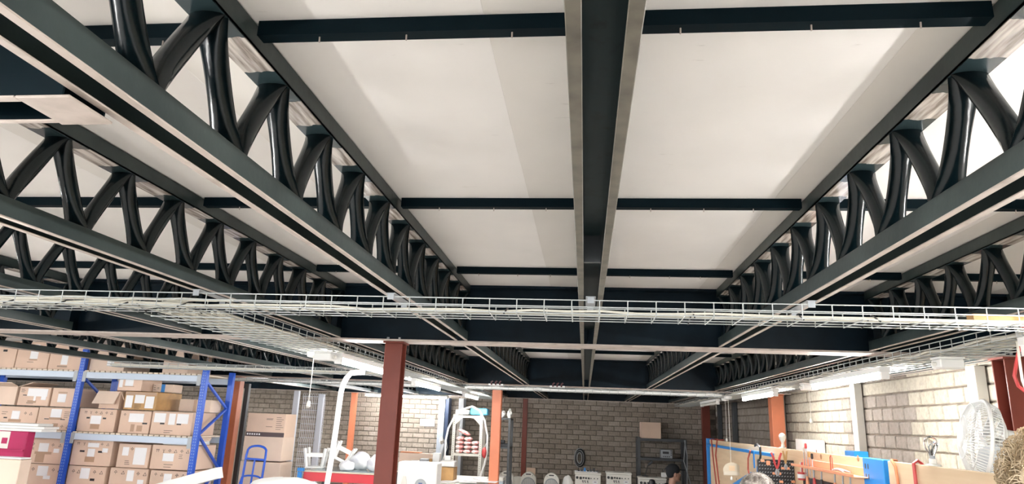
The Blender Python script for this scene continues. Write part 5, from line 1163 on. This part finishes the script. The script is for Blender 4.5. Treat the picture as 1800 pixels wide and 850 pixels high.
g = spokes(72, -0.085, 0.05).build('rear_grille', WHITE, t); g['kind'] = 'stuff'
for rr, dm in ((0.55, 0.93), (0.88, 0.6)):
    for dome in (0.085, -0.085):
        MB().tube([fc + (side * math.cos(2 * PI * k / 36) + upv * math.sin(2 * PI * k / 36)) * R * rr + ax * dome * dm for k in range(36)], 0.0026, 5, True).build('grille_ring', WHITE, t, True)
MB().lathe([(0.055, 0.080), (0.055, 0.088), (0.047, 0.094), (0.01, 0.096)], fc, 24, MF).build('hub_badge', WHITE, t, True)
c = fc + ax * 0.0965; MB().bar(c - side * 0.014, c + side * 0.014, 0.001, 0.006, ax).build('badge_mark', DGREY, t)
MB().lathe([(0.05, -0.20), (0.06, -0.18), (0.065, -0.10), (0.05, -0.088)], fc, 20, MF).build('motor_housing', WHITE, t, True)
for k in range(3):
    a = 2 * PI * k / 3; bm_ = MB(); rs = []
    for i in range(6):
        r_ = 0.03 + (R - 0.045) * i / 5; wd = 0.03 + 0.045 * math.sin(PI * (i + 0.6) / 6)
        aa = a + 0.15 * i / 5; d = side * math.cos(aa) + upv * math.sin(aa); e = side * -math.sin(aa) + upv * math.cos(aa)
        ctr = fc + d * r_ - ax * 0.02; tl = (e * 0.85 + ax * 0.5).normalized() * wd; nn = tl.cross(d).normalized() * 0.002
        rs.append([ctr - tl - nn, ctr + tl - nn, ctr + tl + nn, ctr - tl + nn])
    bm_.rings(rs).build('blade', mat('fan_blade', (0.70, 0.72, 0.74), 0.3) if 'fan_blade' not in MATS else MATS['fan_blade'], t, True)
c = fc - ax * 0.14
MB().tube([c - Vector((0, 0, 0.05)), Vector((c.x, c.y, 0.03))], 0.016, 10).build('pole', WHITE, t, True)
MB().lathe([(0.19, 0), (0.19, 0.015), (0.05, 0.03), (0.02, 0.05)], (c.x, c.y, 0), 24).build('foot', WHITE, t, True)

# loose wires, wood block and red cable around the tray corner near the maroon column
a_, b_ = at(1692, 561, 2.70), at(1762, 550, 2.62)
tag(MB().bar(Vector((1.35, 2.52, TA[0] + 0.032)), Vector((1.62, 2.56, TA[0] + 0.034)), 0.035, 0.022).build('wooden_block', CARD3), 'amber wooden block lying in the nearest tray by the loose red wires', 'block')
for k in range(5):
    rnd = random.Random(200 + k); base = Vector((1.50 + 0.03 * k, 2.39 - 0.01 * k, TA[1] + 0.006))
    pts = [base + Vector((rnd.uniform(-0.03, 0.03), rnd.uniform(-0.012, 0.0), 0.012))]
    for j in range(6): pts.append(base + Vector((rnd.uniform(-0.03, 0.045) + 0.008 * j, -0.004 * j, -0.024 * j)))
    cable('loose thin wire tangled at the tray corner, %s strand' % ('reddish first', 'reddish second', 'black', 'reddish third', 'pale')[k], pts, 0.0022, (REDHOSE, REDHOSE, BLACK, REDHOSE, CABLE)[k], 'loose wires at the tray corner', 'loose_wire')
P_ = [(1797, 570), (1793, 605), (1786, 640), (1783, 660), (1790, 678), (1800, 686), (1812, 690)]
tag(MB().tube([at(a, b, 2.9) for a, b in P_], 0.0065, 8).build('red_cable', REDHOSE, None, True), 'red cable drooping from the tray corner in front of the maroon column', 'cable')
P_ = [(1788, 600), (1793, 640), (1797, 668), (1806, 690)]
tag(MB().tube([at(a, b, 2.85) for a, b in P_], 0.005, 8).build('white_cable', CABLE, None, True), 'pale cable drooping beside the red cable at the tray corner', 'cable')
t = thing('cable_clips', 'white plastic cable clips dangling from the wall tray', 'clips', (1.70, 2.95, TA[0] - 0.05))
for k in range(3): MB().tube([(1.66 + 0.02 * k, 2.80 + 0.02 * k, TA[1] - 0.004), (1.665 + 0.02 * k, 2.79 + 0.02 * k, TA[0] - 0.03)], 0.006, 6).build('clip', WHITE, t)
c = at(8, 552, 2.45)
tag(MB().lathe([(0.010, 0), (0.020, 0.004), (0.020, 0.016), (0.010, 0.020)], (c.x, 2.405, c.z), 16, Matrix.Rotation(PI / 2, 3, 'X')).build('tray_sensor', OFFWH, None, True), 'round pale sensor on the front of the nearest tray at the picture edge', 'sensor')

# ------------------------------------------------------------------ people
def fuse(name, m, material, parent, voxel=0.011, smooth=4):
    """one continuous skin over overlapping limbs (world coordinates)"""
    me = m.mesh(name, material); ob = bpy.data.objects.new(name, me); COL.objects.link(ob)
    r = ob.modifiers.new('r', 'REMESH'); r.mode = 'VOXEL'; r.voxel_size = voxel
    k = ob.modifiers.new('s', 'SMOOTH'); k.iterations = smooth; k.factor = 0.5
    dg = bpy.context.evaluated_depsgraph_get(); ev = ob.evaluated_get(dg); nm = bpy.data.meshes.new_from_object(ev)
    nm.name = name; nm.shade_smooth(); nm.materials.clear(); nm.materials.append(material)
    o = Vector(parent['_o']); nm.transform(Matrix.Translation(-o))
    bpy.data.objects.remove(ob); bpy.data.meshes.remove(me)
    out = bpy.data.objects.new(name, nm); COL.objects.link(out); out.parent = parent; out['_o'] = tuple(o); return out
def ell(m, c, rx, ry, rz, F, n=14):
    """ellipsoid with axes forward F, side, up"""
    S = Vector((F.y, -F.x, 0)); rs = []
    for i in range(n + 1):
        t = PI * (0.03 + 0.94 * i / n)
        rs.append([Vector(c) + F * (rx * math.sin(t) * math.cos(2 * PI * k / 16)) + S * (ry * math.sin(t) * math.sin(2 * PI * k / 16)) + Vector((0, 0, rz * math.cos(t))) for k in range(16)])
    m.rings(rs)
def person(label, head, ang, seated, hair_mat, hair, shirt_mat, trouser_mat, cap=False, lean=0.0, hairR=0.0, seed=1):
    F = Vector((math.cos(ang), math.sin(ang), 0)); S = Vector((F.y, -F.x, 0)); U = Vector((0, 0, 1)); head = Vector(head)
    hz = head.z - 0.72 if seated else (head.z + 0.12) * 0.525
    k = 1.0 if seated else (head.z + 0.12) / 1.75
    pel = Vector((head.x, head.y, 0)) - F * (0.06 + lean) + U * hz
    neck = head - U * 0.135 - F * 0.025; chest = pel.lerp(neck, 0.72); waist = pel.lerp(neck, 0.35)
    t = thing('person', label, 'person', (pel.x, pel.y, 0))
    b, sh, tr, so = MB(), MB(), MB(), MB()
    # head, face, neck
    ell(b, head + U * 0.02, 0.098, 0.078, 0.115, F); ell(b, head - U * 0.055 + F * 0.025, 0.068, 0.058, 0.065, F)
    ell(b, head + F * 0.105 - U * 0.015, 0.020, 0.013, 0.026, F, 8); ell(b, head + F * 0.092 - U * 0.058, 0.012, 0.024, 0.010, F, 8)
    ell(b, head + F * 0.080 - U * 0.098, 0.022, 0.025, 0.018, F, 8); ell(b, head + F * 0.088 + U * 0.028, 0.014, 0.052, 0.012, F, 8)
    for s in (-1, 1): ell(b, head + S * s * 0.080 - U * 0.01 - F * 0.005, 0.020, 0.010, 0.032, F, 8)
    b.tube([head - U * 0.06 - F * 0.01, neck, neck - U * 0.06], [0.055, 0.054, 0.065], 12)
    # trunk
    def trunk(m, g):
        b_ = []
        for p, w_, d_ in ((pel - U * 0.06, 0.15, 0.11), (pel + U * 0.03, 0.165, 0.115), (waist, 0.145, 0.105), (chest - U * 0.05, 0.165, 0.12), (chest + U * 0.06, 0.175, 0.115), (neck - U * 0.075, 0.12, 0.08), (neck - U * 0.04, 0.07, 0.06)):
            b_.append([p + S * ((w_ + g) * k * math.cos(2 * PI * i / 18)) + F * ((d_ + g) * k * math.sin(2 * PI * i / 18)) for i in range(18)])
        m.rings(b_)
    trunk(b, 0); trunk(sh, 0.012)
    for s in (-1, 1):
        shd = chest + U * 0.09 * k + S * s * 0.175 * k
        if seated: elb = shd + S * s * 0.05 - U * 0.25 + F * 0.09; wr_ = elb + F * 0.23 - S * s * 0.09 + U * 0.06
        else: elb = shd + S * s * 0.05 * k - U * 0.27 * k + F * 0.05; wr_ = elb + F * 0.20 * k - S * s * 0.04 + U * 0.05
        b.tube([shd, elb, wr_], [0.048 * k, 0.037 * k, 0.027 * k], 12); sh.tube([shd - S * s * 0.03, shd + S * s * 0.005, shd.lerp(elb, 0.5), elb, elb.lerp(wr_, 0.35)], [0.068 * k, 0.068 * k, 0.058 * k, 0.050 * k, 0.046 * k], 12)
        d = (wr_ - elb).normalized(); e = d.cross(S * s).normalized(); lat = S * s
        b.tube([wr_, wr_ + d * 0.045, wr_ + d * 0.085], [0.028, 0.036, 0.034], 10)
        for i, L in enumerate((0.068, 0.078, 0.073, 0.058)):
            r0 = wr_ + d * 0.085 + lat * (0.027 - 0.018 * i); b.tube([r0 - d * 0.02, r0 + d * L * 0.5, r0 + d * L - U * 0.022], [0.0095, 0.009, 0.007], 8)
        r0 = wr_ + d * 0.03 - lat * 0.026; b.tube([r0, r0 - lat * 0.030 + d * 0.030, r0 - lat * 0.036 + d * 0.060 - U * 0.01], [0.012, 0.011, 0.008], 8)
        hip = pel + S * s * 0.085 * k - U * 0.03
        if seated: knee = hip + F * 0.42 + S * s * 0.04; ank = Vector((knee.x, knee.y, 0.09)) - F * 0.02
        else: knee = Vector((hip.x, hip.y, 0.49 * k)) + F * 0.02; ank = Vector((hip.x, hip.y, 0.09)) - F * 0.02
        b.tube([hip, knee, knee.lerp(ank, 0.3), ank], [0.080 * k, 0.055 * k, 0.055 * k, 0.038 * k], 12); tr.tube([hip + U * 0.06 - F * 0.0, hip, hip.lerp(knee, 0.5), knee, knee.lerp(ank, 0.4), ank], [0.085 * k, 0.098 * k, 0.086 * k, 0.070 * k, 0.068 * k, 0.058 * k], 12)
        b.tube([ank, ank + F * 0.10 - U * 0.045, ank + F * 0.16 - U * 0.055], [0.038, 0.035, 0.026], 10)
        sm = MB(); sm.tube([ank - F * 0.05 - U * 0.045, ank + F * 0.03 - U * 0.042, ank + F * 0.12 - U * 0.048, ank + F * 0.19 - U * 0.056], [0.040, 0.046, 0.042, 0.028], 12); fuse('shoe', sm, BLACK, t, 0.012)
    ell(tr, pel - U * 0.02, 0.135 * k, 0.170 * k, 0.11, F)
    fuse('body', b, SKIN, t, 0.0085, 3); fuse('shirt', sh, shirt_mat, t, 0.014); fuse('trousers', tr, trouser_mat, t, 0.014)
    for s in (-1, 1):
        em = MB(); ell(em, head + F * 0.090 + S * s * 0.031 + U * 0.010, 0.010, 0.013, 0.009, F, 6); em.build('eye', PAPER, t, True)
        em = MB(); ell(em, head + F * 0.099 + S * s * 0.031 + U * 0.010, 0.003, 0.006, 0.006, F, 6); em.build('pupil', BLACK, t, True)
    hm = MB()
    if cap:
        ell(hm, head + U * 0.055 - F * 0.01, 0.112, 0.092, 0.098, F); ell(hm, head + U * 0.01 - F * 0.045, 0.075, 0.085, 0.08, F)
        fuse('cap', hm, hair_mat, t, 0.010)
        vm = MB(); ell(vm, head + U * 0.060 + F * 0.125, 0.075, 0.070, 0.010, F); vm.build('cap_visor', hair_mat, t, True)
    else:
        rnd = random.Random(seed)
        ell(hm, head + U * 0.045 - F * 0.015, 0.105 + hairR * 0.6, 0.090 + hairR * 0.6, 0.105 + hairR * 0.5, F); ell(hm, head - U * 0.02 - F * 0.045, 0.075 + hairR * 0.5, 0.088 + hairR * 0.5, 0.09 + hairR * 0.5, F)
        for i in range(60):
            a = rnd.uniform(0, 2 * PI); tt = rnd.uniform(0, 0.6) * PI
            d = F * (math.sin(tt) * math.cos(a)) + S * (math.sin(tt) * math.sin(a)) + U * math.cos(tt)
            if d.dot(F) > 0.5 and d.z < 0.5: continue
            ell(hm, head + U * 0.035 - F * 0.02 + d * (0.098 + hairR * 0.75), 0.022 + hairR * .25, 0.022 + hairR * .25, 0.018 + hairR * .2, F, 6)
        fuse('hair', hm, hair_mat, t, 0.009, 2)
        st = MB()
        for i in range(900):
            a = rnd.uniform(0, 2 * PI); tt = math.acos(rnd.uniform(-0.35, 1))
            d = F * (math.sin(tt) * math.cos(a)) + S * (math.sin(tt) * math.sin(a)) + U * math.cos(tt)
            if d.dot(F) > 0.55 and d.z < 0.45: continue
            p = head + U * 0.035 - F * 0.02 + d * (0.102 + hairR * 0.85); tan = d.cross(U if abs(d.z) < 0.9 else F).normalized(); dn = tan.cross(d)
            tw = rnd.uniform(0, 2 * PI); g = tan * math.cos(tw) + dn * math.sin(tw); q = hairR * 0.6 + 0.012; pts = []
            for j in range(6):
                u = j / 5; pts.append(p + g * (0.07 * u) + d * (q * math.sin(PI * u) + 0.004) - d * 0.05 * u * u + dn * 0.012 * math.sin(6 * u + tw))
            st.tube(pts, 0.0013, 3)
        o = st.build('hair_strands', hair_mat, t); o['kind'] = 'stuff'
    return t
hc = at(1184, 832, 11.25)
person('seated person in black cap and black shirt facing sideways by the dark shelf rack', hc, 0.25, True, CLOTH, None, CLOTH, CLOTH2, cap=True, lean=0.10)
t = thing('work_stool', 'black work stool under the person in the black cap', 'stool', (hc.x - 0.16, 11.21, 0))
sz = hc.z - 0.72 - 0.125
MB().lathe([(0.17, 0.0), (0.18, 0.01), (0.18, 0.04), (0.16, 0.05)], (hc.x - 0.16, 11.21, sz - 0.05), 24).build('seat', BLACK, t, True)
MB().tube([(hc.x - 0.16, 11.21, 0.06), (hc.x - 0.16, 11.21, sz - 0.05)], 0.025, 10).build('pole', GREY, t)
for k in range(5): MB().bar((hc.x - 0.16, 11.21, 0.055), (hc.x - 0.16 + 0.26 * math.cos(2 * PI * k / 5), 11.21 + 0.26 * math.sin(2 * PI * k / 5), 0.035), 0.04, 0.03).build('leg', BLACK, t)
hc = at(1337, 872, 5.2)
person('grey-haired person at the lower edge in front of the pegboard', hc, 0.35, False, HAIRG, None, CLOTH2, CLOTH2, hairR=0.012, seed=3)
hc = at(1880, 872, 2.1)
person('curly blond-haired person at the picture edge beside the white fan', hc, 1.2, False, HAIRB, None, CLOTH2, CLOTH2, hairR=0.04, seed=5)
